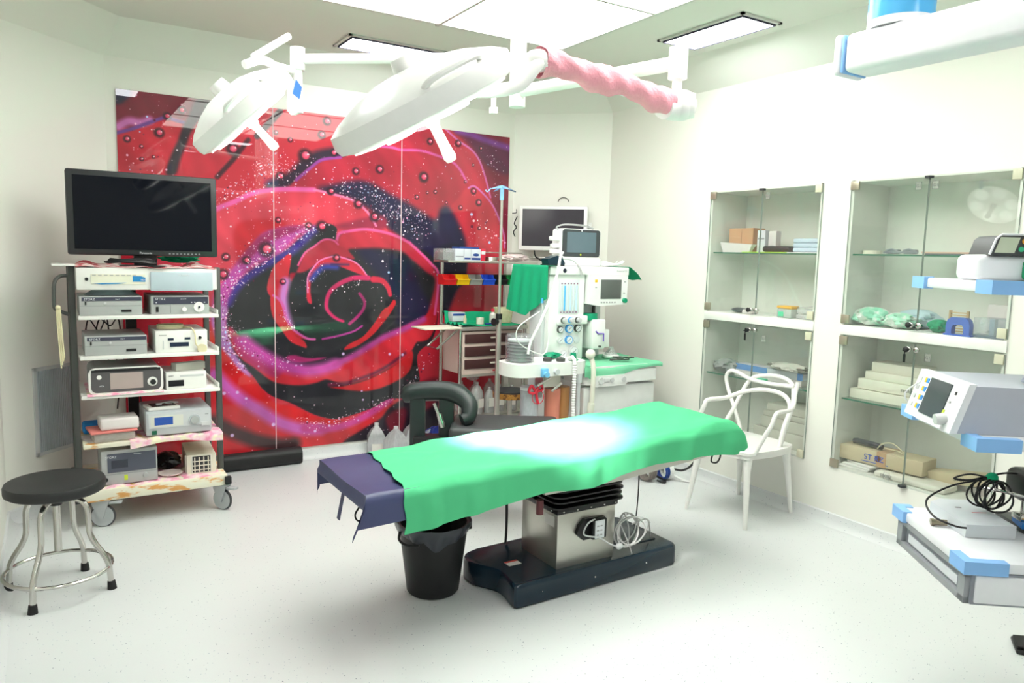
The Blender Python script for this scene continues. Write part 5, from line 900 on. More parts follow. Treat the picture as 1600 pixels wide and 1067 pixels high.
solo('gas_rail', G().cyl((0, 0, 0), (.22, 0, 0), .007), CHROME, 'short chrome rail stub on the wall right of the cart top shelf', 'rail', (3.50, 5.33, 1.56), -PI / 4)
# hoses on the floor beneath the head of the table
g = G()
for k in range(4): g.tube([(3.55 + .02 * k, 3.86 + .062 * math.cos(a), .072 + .06 * math.sin(a)) for a in [q * PI / 10 for q in range(20)]], .0085, 8, True)
solo('grey_hose_coil', g, mat('taupe_hose', (130, 122, 116), .5), 'taupe hose coil standing on the floor beyond the table head', 'hose')
for nm, cx, m, lb in (('blue_hose_coil', 3.68, mat('navy_hose', (30, 60, 140), .4), 'navy blue hose coil on the floor between the taupe coil and the chair'), ('white_hose_coil', 3.72, AW, 'white hose coil leaning against the navy one on the floor')):
    g = G(); [g.tube([(cx + .012 * k, 3.82 + .055 * math.cos(a), .066 + .056 * math.sin(a)) for a in [q * PI / 10 for q in range(20)]], .008, 8, True) for k in range(3)]
    if m == AW: g.tube(spline([(3.74, 3.80, .05), (3.76, 3.74, .03), (3.80, 3.70, .01)], 4), .008, 8).cyl((3.80, 3.70, .01), (3.82, 3.66, .012), .007)
    solo(nm, g, m, lb, 'hose')
solo('black_hose', G().tube(spline([(3.72, 3.84, .10), (3.78, 3.72, .085), (3.84, 3.66, .16), (3.86, 3.66, .28), (3.85, 3.70, .38), (3.70, 3.9, .40)], 8), .008, 8).tube(spline([(3.60, 3.78, .02), (3.64, 3.74, .012), (3.66, 3.78, .02), (3.60, 3.82, .05)], 6), .008, 8), BLACK, 'thick black hose arching up behind the head of the table', 'hose')
# ================================================================ recessed glass cabinets
CABW = mat('cabinet_white', (228, 230, 222), .4); GLS = glassy('door_glass', (214, 226, 218), .03, .01); GSH = glassy('shelf_glass', (190, 224, 206), .12, .02)
GEDGE = mat('glass_edge_green', (40, 110, 84), .1); HNG = mat('satin_hinge', (176, 168, 150), .35, metal=.6); HNGW = mat('pale_hinge', (206, 204, 180), .4)
def cabinet(y0, y1, label):
    yc = (y0 + y1) / 2; c = thing('glass_cabinet', label, 'cabinet', (3.98, yc, .352), 0, 'recessed glass cabinets')
    w = (y1 - y0) / 2; H = 1.701; D = .35
    for s_ in (-1, 1): part(c, 'side_panel', G().box(.0, D, s_ * w - (.015 if s_ > 0 else 0), s_ * w + (0 if s_ > 0 else .015), 0, H), CABW)
    part(c, 'back_panel', G().box(D, D + .012, -w, w, 0, H), CABW)
    part(c, 'top_panel', G().box(0, D, -w, w, H - .012, H), CABW); part(c, 'bottom_panel', G().box(0, D, -w, w, 0, .012), CABW)
    part(c, 'middle_shelf', G().box(-.012, D, -w - .004, w + .004, .808, .865, .002), WHITEM)
    for z in (.42, 1.272):
        q_ = part(c, 'glass_shelf', G().box(.03, D - .005, -w + .016, w - .016, z, z + .008), GSH); part(q_, 'polished_edge', G().box(.028, .0305, -w + .016, w - .016, z, z + .008), GEDGE)
    for z0, z1, up in ((.004, .80, 0), (.873, H - .004, 1)):
        for s_ in (-1, 1):
            a, b = (.002, w + .002) if s_ > 0 else (-w - .002, -.002)
            d_ = part(c, 'glass_door', G().box(-.008, -.002, a, b, z0, z1), GLS)
            [part(d_, 'pane_edge', G().box(-.0085, -.0015, q0, q0 + .0015, z0, z1), mat('edge_grey_green', (150, 162, 154), .3)) for q0 in (a, b - .0015)]
            for zz in (z0 + .002, z1 - .052): part(d_, 'hinge', G().box(-.013, .0, s_ * w - (.048 if s_ > 0 else -.004), s_ * w + (.004 if s_ > 0 else .048) , zz, zz + .05, .002), HNG if s_ > 0 else HNGW)
            zk = z0 + .03 if up else z1 - .03
            kn = part(d_, 'door_knob', G().cyl((-.008, s_ * .022, zk), (-.03, s_ * .022, zk), .009, .014, 18).ell((-.032, s_ * .022, zk), (.008, .016, .016), 14, 8), CHROME)
            if s_ > 0: part(d_, 'lock_cylinder', G().cyl((-.03, s_ * .022, zk - .0), (-.05, s_ * .022, zk), .011).ell((-.055, s_ * .022, zk), (.007, .016, .016), 12, 8), BLACK)
        zz = z1 - .016 if up else z0; part(c, 'door_catch', G().lathe([(0, 0), (.022, 0), (.022, .012), (0, .012)], c=(-.012, 0, zz + .0), n=16), mat('catch_dark', (66, 70, 72), .3, metal=.5))
    return c
def sticker(c, y, z, s='G1', dark=False):
    k = part(c, 'sticker', G().box(-.0095, -.008, y - .016, y + .016, z - .02, z + .02), glassy('sticker_film', (236, 236, 232), .15, .2))
    part(k, 'sticker_outline', G().tube([(-.01, y + a, z + b) for a, b in ((-.016, -.02), (.016, -.02), (.016, .02), (-.016, .02))], .0014, 4, True), mat('outline_grey', (120, 124, 122), .6))
    text(k, s, mat('outline_grey', (120, 124, 122), .6), (-.0108, y + .012, z - .008), .022, rot=(PI / 2, 0, -PI / 2), ext=.0002)
cA = cabinet(2.88, 3.77, 'recessed double-door glass cabinet nearer the corner, behind the white armchair')
cB = cabinet(1.79, 2.69, 'recessed double-door glass cabinet nearer the camera, behind the ceiling pendant')
sticker(cA, -.045, 1.645); sticker(cA, -.085, .72); sticker(cB, .055, 1.645); sticker(cB, -.035, 1.645); sticker(cB, -.075, .735); sticker(cB, .095, .04)
for c, y in ((cA, .06), (cB, .055)):
    k = part(c, 'hanging_key', G().cyl((-.058, y - .03, .768), (-.058, y - .03, .762), .012).box(-.06, -.056, y - .036, y - .024, .70, .745).cyl((-.058, y - .03, .745), (-.058, y - .03, .765), .003), BLACK)
def cbox(name, label, cat, x, y0, y1, z0, z1, m, d=.12, **k):
    t = solo(name, G().box(0, d, -(y1 - y0) / 2, (y1 - y0) / 2, 0, z1 - z0, .003), m, label, cat, (x, (y0 + y1) / 2, z0), **k); return t
ZU, ZL, ZM, ZB = 1.6325, .7805, 1.2175, .3645
# cabinet A
t = thing('cardboard_box', 'brown cardboard box on the upper glass shelf of the corner cabinet', 'box', (4.16, 3.60, ZU)); part(t, 'box_body', G().box(-.06, .06, -.11, .10, 0, .168), CARD); part(t, 'box_seam', G().box(-.0605, -.06, -.012, -.008, 0, .15), mat('card_shadow', (150, 110, 80), .8))
solo('folded_packet', G().add([(0, .13, 0), (0, -.10, 0), (0, -.12, .055), (0, .16, .07), (.02, .13, 0), (.02, -.10, 0), (.05, -.12, .055), (.05, .16, .07)], [(0, 1, 2, 3), (7, 6, 5, 4), (0, 3, 7, 4), (1, 5, 6, 2), (3, 2, 6, 7), (0, 4, 5, 1)]), BOXW, 'white packet leaning in front of the brown cardboard box', 'packet', (4.045, 3.57, ZU))
t = thing('medicine_carton', 'slim white carton with small print, left one of two beside the cardboard box', 'box', (4.10, 3.42, ZU)); part(t, 'box_body', G().box(0, .05, -.032, .032, 0, .15), BXB); part(t, 'printed_band', G().box(-.001, 0, -.026, .026, .09, .10), PG)
t = thing('medicine_carton', 'slim white carton with small print, right one of two beside the cardboard box', 'box', (4.12, 3.345, ZU)); part(t, 'box_body', G().box(0, .05, -.03, .03, 0, .145), BOXW); part(t, 'printed_band', G().box(-.001, 0, -.02, .02, .03, .05), PG)
solo('black_pouch', G().box(0, .12, -.11, .11, 0, .04, .018, 3), BLACK, 'flat black pouch on the upper glass shelf of the corner cabinet', 'pouch', (4.06, 3.27, ZU + .006))
solo('lime_folder', G().box(0, .16, -.18, .18, 0, .005), mat('lime_folder', (176, 220, 60), .5), 'thin lime green folder under the black pouch', 'folder', (4.03, 3.34, ZU))
for k in range(3): solo('blue_wrap_pack', G().box(0, .18, -.12 + .004 * k, .12, 0, .028, .008, 2), mat('pale_blue_wrap', (196, 212, 228), .7), 'pale blue wrapped pack, %s of three stacked in the corner cabinet' % ('bottom one', 'middle one', 'top one')[k], 'package', (4.08, 3.03, ZU + .008 + k * .029), group='pale blue packs')
solo('paper_sheet', G().box(0, .2, -.14, .14, 0, .006), WHITE, 'white paper under the pale blue packs', 'paper', (4.04, 3.04, ZU))
t = thing('sunglasses_case', 'small heap of dark glasses and white film on the middle shelf of the corner cabinet', 'case', (4.06, 3.53, ZM)); part(t, 'case_body', G().ell((0, 0, .02), (.04, .07, .018), 16, 8), mat('charcoal_case', (70, 72, 78), .3)); part(t, 'film', G().box(-.03, .05, -.12, -.04, 0, .03, .01), BOXW)
t = thing('pill_tub', 'clear tub with an orange lid on the middle shelf of the corner cabinet', 'tub', (4.05, 3.13, ZM)); part(t, 'tub', G().box(-.04, .04, -.055, .055, 0, .06, .008), glassy('tub_clear', (214, 230, 224), .45, .1)); part(t, 'lid', G().box(-.042, .042, -.057, .057, .06, .078, .006), mat('orange_lid', (240, 184, 70), .4)); part(t, 'green_label', G().box(-.043, -.041, .0, .04, .01, .04), mat('mint_label', (90, 220, 170), .5))
solo('clear_tray_stack', G().box(0, .1, -.07, .07, 0, .03, .006).box(.005, .1, -.065, .07, .035, .065, .006).tube([(.0, .06, .07), (.02, -.05, .085)], .003, 6), glassy('tray_clear', (220, 224, 222), .5, .1), 'stack of clear trays at the right of the middle shelf, corner cabinet', 'tray', (4.04, 2.99, ZM))
crumple('grey_net_bag', (4.10, 3.65, ZL), (.09, .09, .05), mat('grey_net', (150, 154, 152), .7, bump=.8), 'grey mesh bag on the lower glass shelf of the corner cabinet', 'bag', 21)
t = thing('long_carton', 'long blue and white carton on the lower glass shelf of the corner cabinet', 'box', (4.10, 3.30, ZL + .035)); part(t, 'box_body', G().box(0, .09, -.28, .27, 0, .045), BXB); part(t, 'blue_print', G().box(-.001, 0, .0, .27, .006, .045), mat('mid_blue_print', (96, 150, 214), .5)); part(t, 'blue_end_print', G().box(-.001, 0, -.28, -.24, .0, .045), mat('mid_blue_print', (96, 150, 214), .5))
solo('long_carton', G().box(0, .10, -.27, .28, 0, .034), BOXW, 'plain white long carton under the blue and white one', 'box', (4.09, 3.29, ZL))
solo('green_strip', G().box(0, .03, -.07, .07, 0, .012), mat('mint_label', (90, 220, 170), .5), 'pale green strip in front of the plain white carton', 'strip', (4.045, 3.34, ZL))
crumple('clear_wrapped_item', (4.10, 3.13, ZL + .081), (.07, .14, .03), mat('hazy_wrap', (206, 206, 196), .4), 'hazy wrapped item on top of the blue and white carton', 'package', 4)
for k, (y0, y1, h_) in enumerate(((2.93, 3.36, .10), (2.93, 3.31, .075), (2.94, 3.30, .035), (2.95, 3.28, .05))):
    cbox('instrument_box', 'pale flat box, %s of the low stack in the corner cabinet' % ('bottom', 'second from bottom', 'third from bottom', 'top')[k], 'box', 4.07 + .01 * k, y0, y1, ZB + (0, .102, .179, .216)[k], ZB + (0, .102, .179, .216)[k] + h_, mat('putty_card', (214, 212, 200), .6), .22, group='low stack in the corner cabinet')
# cabinet B
solo('tape_roll', G().lathe([(.02, 0), (.052, 0), (.052, .022), (.02, .022)], n=28), CREAM, 'cream tape roll lying on the upper glass shelf of the nearer cabinet', 'tape', (4.10, 2.61, ZU))
t = thing('safety_glasses', 'grey folded glasses on the upper glass shelf of the nearer cabinet', 'glasses', (4.10, 2.44, ZU)); part(t, 'frame', G().tube(spline([(0, .10, .01), (-.01, .05, .03), (0, 0, .012), (-.01, -.05, .03), (0, -.10, .01)], 5), .006, 8).box(-.01, .03, .01, .09, .004, .03, .01).box(-.01, .03, -.09, -.01, .004, .03, .01), mat('smoke_grey', (130, 136, 142), .3))
for k, (c_, n_) in enumerate((((90, 96, 106), 'dark grey'), ((222, 178, 158), 'salmon'))): solo('flat_folder', G().box(0, .2, -.19, .19, 0, .008), mat('folder_%d' % k, c_, .6), '%s folder lying flat on the upper glass shelf of the nearer cabinet' % n_, 'folder', (4.06, 2.09 + .02 * k, ZU + .0085 * k))
crumple('green_tubing_bag', (4.09, 2.57, ZM), (.08, .11, .055), printed('green_white_film', [(0, (100, 196, 160)), (.45, (150, 220, 190)), (.55, (230, 236, 230)), (1, (190, 226, 210))], 16, .3), 'bag of pale green tubing at the left of the middle shelf, nearer cabinet', 'bag', 31)
crumple('green_tubing_bag', (4.08, 2.40, ZM), (.07, .09, .045), printed('green_white_film2', [(0, (120, 206, 170)), (.45, (170, 228, 200)), (.55, (232, 238, 232)), (1, (200, 230, 216))], 18, .3), 'smaller bag of pale green tubing right of the first', 'bag', 32)
crumple('blue_film_pack', (4.20, 2.36, ZM), (.07, .12, .055), mat('pale_blue_film', (180, 206, 214), .4), 'pale blue film pack behind the bags of green tubing', 'package', 33)
crumple('green_gauze', (4.08, 2.18, ZM), (.05, .05, .035), GREENC, 'small crumpled green cloth left of the wooden rack', 'cloth', 34)
t = thing('wooden_rack', 'small wooden spiral rack behind the blue arch-shaped holder', 'rack', (4.10, 2.09, ZM)); WD = mat('pale_wood', (206, 176, 130), .5, scale=8, stretch=(1, 1, 6))
for y in (-.045, .045): part(t, 'post', G().box(-.006, .006, y - .006, y + .006, 0, .125), WD)
for k in range(8): part(t, 'rung', G().box(-.006, .006, -.045, .045, .012 + k * .014, .018 + k * .014), WD)
bl = [(-.06, 0), (-.06, .05), (-.052, .075), (-.035, .088), (.035, .088), (.052, .075), (.06, .05), (.06, 0), (.03, 0), (.03, .035), (.022, .05), (-.022, .05), (-.03, .035), (-.03, 0)]
solo('blue_arch_holder', G().prism([(a, b + .006) for a, b in bl], -.025, .015, 'yz').box(-.03, .02, -.068, .068, 0, .008), mat('mid_blue_plastic', (70, 104, 196), .4), 'blue arch-shaped plastic holder on the middle shelf of the nearer cabinet', 'holder', (4.02, 2.04, ZM))
t = thing('medicine_carton', 'white printed carton standing at the right of the middle shelf, nearer cabinet', 'box', (4.14, 1.91, ZM)); part(t, 'box_body', G().box(0, .06, -.06, .06, 0, .165), BOXW); part(t, 'printed_band', G().box(-.001, 0, -.055, .055, .09, .10), PG); part(t, 'green_side', G().box(0, .06, -.0605, -.06, 0, .165), mat('sage_print', (140, 166, 150), .6))
t = thing('clear_rack', 'clear acrylic box with a grey base in front of the white printed carton', 'rack', (4.03, 1.90, ZM)); part(t, 'acrylic_box', G().box(0, .08, -.085, .08, .012, .10), glassy('acrylic', (206, 218, 222), .3, .03)); part(t, 'rack_base', G().box(-.005, .085, -.09, .085, 0, .012), mat('slate_base', (110, 126, 140), .4)); part(t, 'divider', G().box(.02, .05, -.012, .012, .012, .095), mat('slate_divider', (130, 150, 176), .4))
for k, (y0, y1, z, h_) in enumerate(((2.28, 2.665, 0, .055), (2.28, 2.63, .0585, .06), (2.28, 2.60, .1195, .046), (2.28, 2.575, .166, .056))):
    b_ = cbox('instrument_box', 'ivory flat box, %s of the stack on the nearer cabinet glass shelf' % ('bottom', 'second from bottom', 'third from bottom', 'top')[k], 'box', 4.07 + .02 * k, y0, y1, ZL + z, ZL + z + h_, mat('ivory_card', (232, 230, 214), .6), .16, group='ivory boxes in the nearer cabinet')
    if k == 1: text(b_, 'STORZ', INK, (-.001, -.09, .02), .022, rot=(PI / 2, 0, -PI / 2), ext=.0003)
KRAFT = mat('kraft_card', (206, 192, 160), .75)
t = thing('tan_carton', 'long tan carton with blue lettering and brown tape at the bottom of the nearer cabinet', 'box', (4.05, 2.45, ZB + .045), math.radians(4)); part(t, 'box_body', G().box(0, .16, -.26, .26, 0, .085, .004), KRAFT)
part(t, 'brown_tape', G().box(-.0015, .162, -.055, .0, -.001, .0865), mat('brown_tape', (196, 160, 122), .5)); BLT = mat('letter_blue', (60, 100, 196), .5)
text(t, 'ST RZ', BLT, (-.002, .075, .028), .046, rot=(PI / 2, 0, -PI / 2), ext=.0004); part(t, 'round_logo', G().lathe([(.010, 0), (.019, 0), (.019, .0015), (.010, .0015)], n=20, T=Matrix.Translation((-.002, -.008, .045)) @ Matrix.Rotation(PI / 2, 4, 'Y')), mat('logo_brown', (120, 76, 60), .5)); part(t, 'blue_rule', G().box(-.001, 0, -.07, .09, .014, .018), BLT)
solo('black_case', G().tube([(0, .09, .012), (0, .07, .018), (0, -.06, .016), (0, -.09, .012)], .016, 10), mat('charcoal_case', (70, 72, 78), .3), 'slim dark case lying on the long tan carton', 'case', (4.10, 2.54, ZB + .138))
solo('coiled_wire', G().tube(spline([(.0, .09, .0), (0, .06, .04), (0, .0, .055), (0, -.05, .03), (.02, -.07, -.0), (.03, -.02, .01), (.02, .05, .01)], 6), .003, 6), mat('cream_tubing', (226, 216, 180), .4), 'thin curved wire arching over the brown tape of the tan carton', 'wire', (4.08, 2.38, ZB + .137))
for k in range(3): solo('paper_sheets', G().box(0, .16, -.09, .09, 0, .012, .003), WHITE, 'folded white papers, %s, lower left corner of nearer cabinet' % ('lowest layer', 'middle layer', 'top layer')[k], 'paper', (4.02 + .01 * k, 2.575 - .012 * k, ZB + .0135 * k), .12 - .16 * k)
b_ = solo('flat_white_case', G().box(0, .14, -.20, .20, 0, .034, .012, 3), mat('ivory_case', (232, 230, 218), .5), 'long flat ivory case lying in front of the tan carton at the cabinet bottom', 'case', (4.0, 2.23, ZB)); text(b_, 'STORZ', INK, (-.001, .16, .010), .022, rot=(PI / 2, 0, -PI / 2), ext=.0003)
b_ = solo('tan_carton', G().box(0, .13, -.20, .20, 0, .06, .003), KRAFT, 'smaller tan carton leaning over at the right of the cabinet bottom', 'box', (4.13, 2.02, ZB + .04)); b_.rotation_euler = (math.radians(-9), 0, 0); text(b_, 'STORZ', INK, (-.001, .03, .02), .026, rot=(PI / 2, 0, -PI / 2), ext=.0003)
solo('white_backing_box', G().box(0, .12, -.2, .14, 0, .034), BOXW, 'flat white box under the leaning tan carton', 'box', (4.18, 2.04, ZB))
# ================================================================ surgical lamps
LW = mat('lamp_white', (250, 250, 248), .3)
def basis(n):
    z = Vector(n).normalized(); x = z.cross(Vector((0, 0, 1))).normalized(); y = z.cross(x); return Matrix((x, y, z)).transposed().to_4x4()
sl = thing('surgical_lamp', 'ceiling mounted surgical lamp with two white heads over the operating table', 'surgical lamp', (1.87, 3.0, 2.25))
TL = Matrix.Translation((-1.87, -3.0, -2.25))
part(sl, 'pole', G(TL).cyl((1.87, 3.0, 2.25), (1.87, 3.0, 2.92), .037, n=28), LW)
part(sl, 'ceiling_canopy', G(TL).lathe([(.0, 2.88), (.10, 2.89), (.13, 2.92), (.0, 2.925)], c=(1.87, 3.0, 0), n=32), LW)
part(sl, 'left_arm', G(TL).tube([(1.87, 3.0, 2.47), (1.03, 3.60, 2.455)], .023, 14), LW)
part(sl, 'left_elbow', G(TL).cyl((1.03, 3.60, 2.405), (1.03, 3.60, 2.505), .034), LW)
part(sl, 'left_drop_tube', G(TL).cyl((1.03, 3.60, 2.41), (1.035, 3.60, 2.21), .021), LW)
part(sl, 'right_arm', G(TL).tube([(1.87, 3.0, 2.32), (2.07, 2.17, 2.315)], .027, 14), LW)
text(sl, 'MAQUET', mat('pale_print', (196, 200, 200), .6), (1.897 - 1.87, 2.70 - 3.0, 2.31 - 2.25), .028, rot=(PI / 2, 0, math.radians(-76.4)))
part(sl, 'right_elbow', G(TL).cyl((2.07, 2.17, 2.255), (2.07, 2.17, 2.37), .036), LW)
part(sl, 'right_drop_tube', G(TL).cyl((2.07, 2.17, 2.26), (2.07, 2.17, 2.17), .019), LW)
part(sl, 'ball_joint', G(TL).tube([(2.12, 2.12, 2.155), (2.07, 2.17, 2.157), (1.99, 2.155, 2.14)], [.045, .058, .045], 16).ell((2.085, 2.155, 2.157), .058, 20, 12), LW)
part(sl, 'spring_arm', G(TL).tube([(2.03, 2.16, 2.155), (1.36, 2.06, 2.20)], .028, 14), LW)
part(sl, 'rear_tube', G(TL).cyl((1.89, 3.25, 2.43), (1.89, 3.25, 2.28), .012).box(1.875, 1.905, 3.235, 3.265, 2.26, 2.29), LW)
# pink elastic bandage cover
def pk(u, w):
    a = 2 * PI * w; c = Vector((2.02, 2.155, 2.15)).lerp(Vector((1.37, 2.06, 2.195)), u); c.z += .012 * math.sin(PI * u) ; r = .043 + .010 * math.sin(9 * u + 2) * math.sin(a + 5 * u) + .004 * math.sin(37 * u + 3 * a) + .006 * math.sin(14 * u)
    return (c.x - 1.87 + .0 * r, c.y - 3.0 + r * math.cos(a), c.z - 2.25 + r * math.sin(a))
part(sl, 'pink_cover', G().sheet(pk, 70, 18), mat('pink_mesh_bandage', (252, 172, 186), .8, scale=90, bump=.4), 'pink elastic mesh cover on the spring arm', ang=80)
def head(nm, ctr, n, R_, label, up_rod=False, watts=100, aim=None, spin=0):
    B = Matrix.Translation(Vector(ctr) - Vector((1.87, 3.0, 2.25))) @ basis(n) @ Matrix.Rotation(spin, 4, 'Z')
    h = part(sl, nm, G(B).lathe([(0, .045), (R_ * .86, .042), (R_ * .97, .03), (R_, .008), (R_ * .985, -.03), (R_ * .86, -.055), (R_ * .6, -.088), (R_ * .35, -.108), (0, -.115)], n=56), LW, label)
    part(h, 'glass_face', G(B).lathe([(0, .046), (R_ * .85, .044), (R_ * .85, .047), (0, .049)], n=48), mat('lamp_glass', (255, 254, 246), .2, emit=3, var=0))
    for k in range(6):
        a = k * PI / 3; part(h, 'lens_pod', G(B).lathe([(0, .048), (.055, .048), (.05, .058), (0, .060)], c=tuple((R_ * .56 * math.cos(a), R_ * .56 * math.sin(a), 0)), n=20), mat('lamp_lens', (255, 255, 250), .1, emit=5, var=0))
    part(h, 'sterile_handle', G(B).lathe([(0, .045), (.026, .045), (.026, .07), (.017, .085), (.018, .15), (.022, .19), (.016, .205), (0, .208)], n=24), LW)
    for s_ in (-1, 1): part(h, 'side_grip', G(B).tube(spline([(s_ * R_ * .72, -.10, -.03), (s_ * (R_ * .95), -.08, -.055), (s_ * (R_ * .95), .08, -.055), (s_ * R_ * .72, .10, -.03)], 5), .010, 8), LW)
    part(h, 'hub', G(B).cyl((0, 0, -.10), (0, 0, -.15), .045, .035, 24), LW)
    ld = bpy.data.lights.new(nm + '_beam', 'SPOT'); ld.energy = watts; ld.spot_size = math.radians(17.5); ld.spot_blend = .75; ld.shadow_soft_size = R_ * .5; ld.color = (1, .98, .94)
    lo = bpy.data.objects.new(nm + '_beam', ld); C.objects.link(lo); d = Vector(aim) - Vector(ctr)
    lo.matrix_world = Matrix.Translation(Vector(ctr) + Vector(n).normalized() * .24) @ d.to_track_quat('-Z', 'Y').to_matrix().to_4x4()
    return B
c1, n1 = Vector((1.045, 2.25, 2.05)), Vector((.52, -.02, -.85)); c2, n2 = Vector((.745, 3.45, 2.16)), Vector((.70, -.03, -.71))
head('large_head', c1, n1, .32, 'larger lamp head in the middle of the room', watts=HEAD_W, aim=(2.13, 2.90, .74))
head('small_head', c2, n2, .255, 'smaller lamp head hanging towards the trolley', watts=HEAD_W, aim=(1.88, 2.90, .70))
part(sl, 'small_head_yoke', G(TL).tube(spline([(1.035, 3.60, 2.23), (1.0, 3.60, 2.22), (.98, 3.56, 2.34), (.86, 3.50, 2.40), (.76, 3.46, 2.36)], 5), .019, 12).tube([(1.03, 3.60, 2.40), (.90, 3.55, 2.40)], .016, 10), LW)
part(sl, 'small_head_rod', G(TL).tube([(.98, 3.56, 2.54), (.80, 3.47, 2.40)], .016, 12), LW)
part(sl, 'blue_tag', G(TL).prism([(.97, 2.27), (1.0, 2.25), (1.01, 2.30), (.985, 2.33)], 3.46, 3.475, 'xz'), mat('tag_blue', (50, 110, 220), .4))
part(sl, 'large_head_yoke', G(TL).tube(spline([(1.38, 2.06, 2.20), (1.34, 2.04, 2.17), (1.28, 2.06, 2.10), (1.15, 2.12, 2.08), (1.05, 2.2, 2.12), (1.0, 2.25, 2.17)], 6), .021, 12).ell((1.36, 2.06, 2.19), (.05, .04, .035), 16, 10), LW)
# ================================================================ ceiling pendant with shelves
PX, PY = 2.40, 1.13
pe = thing('ceiling_pendant', 'ceiling mounted equipment pendant with three white shelves and pale blue corner bumpers', 'pendant', (PX, PY, .52), math.radians(-37.7))
R_ = Matrix.Rotation(math.radians(37.7), 4, 'Z')
PW = mat('pendant_white', (236, 238, 242), .35); PGR = mat('pendant_grey', (140, 144, 152), .4)
part(pe, 'column', G().box(.40, .56, .18, .38, -.1, 1.60, .015), PW)
Z0 = .52
for nm, zt, x1 in (('top_shelf', 1.53, .56), ('middle_shelf', 1.05, .56), ('bottom_shelf', .66, .56)):
    s_ = part(pe, nm, G().box(.0, x1, .0, .53, zt - .034 - Z0, zt - Z0, .006), PW)
    for y in (.0, .53):
        sg = 1 if y == 0 else -1
        part(s_, 'corner_bumper', G().prism([(-.012, y - sg * .012), (.05 if sg < 0 else .12, y - sg * .012), (.05 if sg < 0 else .12, y + sg * .02), (.02, y + sg * .02), (.02, y + sg * .085), (-.012, y + sg * .085)], zt - .038 - Z0, zt + .004 - Z0), BLUEP)
dr_ = part(pe, 'drawer_unit', G().box(.02, .54, .0, .53, .0, .105, .004), PGR)
part(dr_, 'side_frame', G().box(.004, .022, .01, .52, .0, .02).box(.004, .022, .01, .52, .085, .105).box(.004, .022, .01, .05, .0, .105).box(.004, .022, .48, .52, .0, .105), mat('frame_silver', (162, 166, 170), .4, metal=.2))
part(dr_, 'recess', G().box(.016, .021, .08, .45, .03, .06), mat('recess_pale', (222, 226, 232), .4))
part(dr_, 'front_panel', G().box(.03, .54, -.006, .004, .008, .098, .004), PW)
part(pe, 'upper_arm', G(Matrix.Rotation(math.radians(37.7), 4, 'Z') @ Matrix.Translation((-PX, -PY, -Z0))).tube([(2.93, 1.10, 2.08), (2.335, .52, 2.12)], .07, 4), PW)
part(pe, 'column_head', G().cyl((.48, .28, 1.55), (.48, .28, 1.66), .08), PW)
bT = R_ @ Matrix.Translation((-PX, -PY, -Z0))
bm_ = part(pe, 'ceiling_beam', G(bT).box(2.265, 2.40, .35, 1.60, 2.20, 2.325, .02, 3), PW)
part(bm_, 'beam_end_cap', G(bT).box(2.262, 2.403, 1.612, 1.64, 2.197, 2.328, .02, 3), PW); part(bm_, 'blue_joint', G(bT).box(2.266, 2.399, 1.60, 1.612, 2.201, 2.324, .01), BLUEP)
part(bm_, 'swivel_drum', G(bT).cyl((2.36, 1.47, 2.325), (2.36, 1.47, 2.35), .098, n=36).cyl((2.36, 1.47, 2.43), (2.36, 1.47, 2.95), .098, n=36), PW); part(bm_, 'blue_band', G(bT).cyl((2.36, 1.47, 2.35), (2.36, 1.47, 2.43), .0985, n=36), mat('glossy_sky_blue', (90, 180, 235), .12))
# on the pendant
def onpend(x, y, z, a=0.):
    v = Matrix.Rotation(math.radians(-37.7), 3, 'Z') @ Vector((x, y, 0)); return (PX + v.x, PY + v.y, z), math.radians(-37.7) + a
l_, a_ = onpend(.02, .17, 1.531, .04); sp_ = thing('syringe_pump', 'white syringe pump with dark panel and green plunger lock on the top pendant shelf', 'medical pump', l_, a_)
part(sp_, 'body', G().box(.0, .34, -.02, .12, 0, .082, .02, 3), PW); part(sp_, 'panel_housing', G().prism([(.03, .08), (.34, .08), (.34, .145), (.06, .142), (.045, .13)], -.03, .10, 'xz'), mat('panel_charcoal', (72, 74, 76), .4))
part(sp_, 'housing_rim', G().tube([(.028, -.028, .082), (.045, -.028, .132), (.06, -.028, .145), (.34, -.028, .148)], .004, 6), PW)
part(sp_, 'display', G().prism([(.04, .088), (.10, .088), (.115, .137), (.056, .137)], -.0325, -.029, 'xz'), mat('lcd_pale_green', (206, 214, 190), .25)); part(sp_, 'orange_button', G().cyl((.130, -.03, .125), (.130, -.034, .125), .0085), mat('amber_button', (236, 170, 60), .4)); part(sp_, 'green_button', G().cyl((.120, -.03, .10), (.120, -.034, .10), .008), mat('green_button', (60, 190, 140), .4))
part(sp_, 'plunger_lock', G().box(.135, .175, -.075, -.015, .006, .065, .01, 3).box(.175, .21, -.05, -.02, .03, .045, .004).box(.20, .26, -.075, -.015, .02, .07, .01, 3), mat('plunger_green', (0, 166, 110), .4)); text(sp_, 'medical', INKW, (.19, -.0325, .125), .014)
l_, a_ = onpend(.06, .30, 1.531); solo('tape_roll', G().lathe([(.008, 0), (.022, 0), (.022, .026), (.008, .026)], n=24), INKW, 'small white tape roll beside the syringe pump on the top pendant shelf', 'tape', l_, a_)
l_, a_ = onpend(-.07, .06, 1.051); mo = thing('ventilator_monitor', 'white monitoring unit with tilted dark screen and coloured marks on the middle pendant shelf', 'medical device', l_, a_)
part(mo, 'body', G().prism([(.03, .0), (.50, .0), (.50, .15), (.075, .152)], .0, .33, 'yz' if 0 else 'xz'), mat('body_grey_blue', (186, 190, 202), .4)); 
TF = Matrix(((0, 0, 1, 0), (1, 0, 0, 0), (0, 1, 0, 0), (0, 0, 0, 1)))
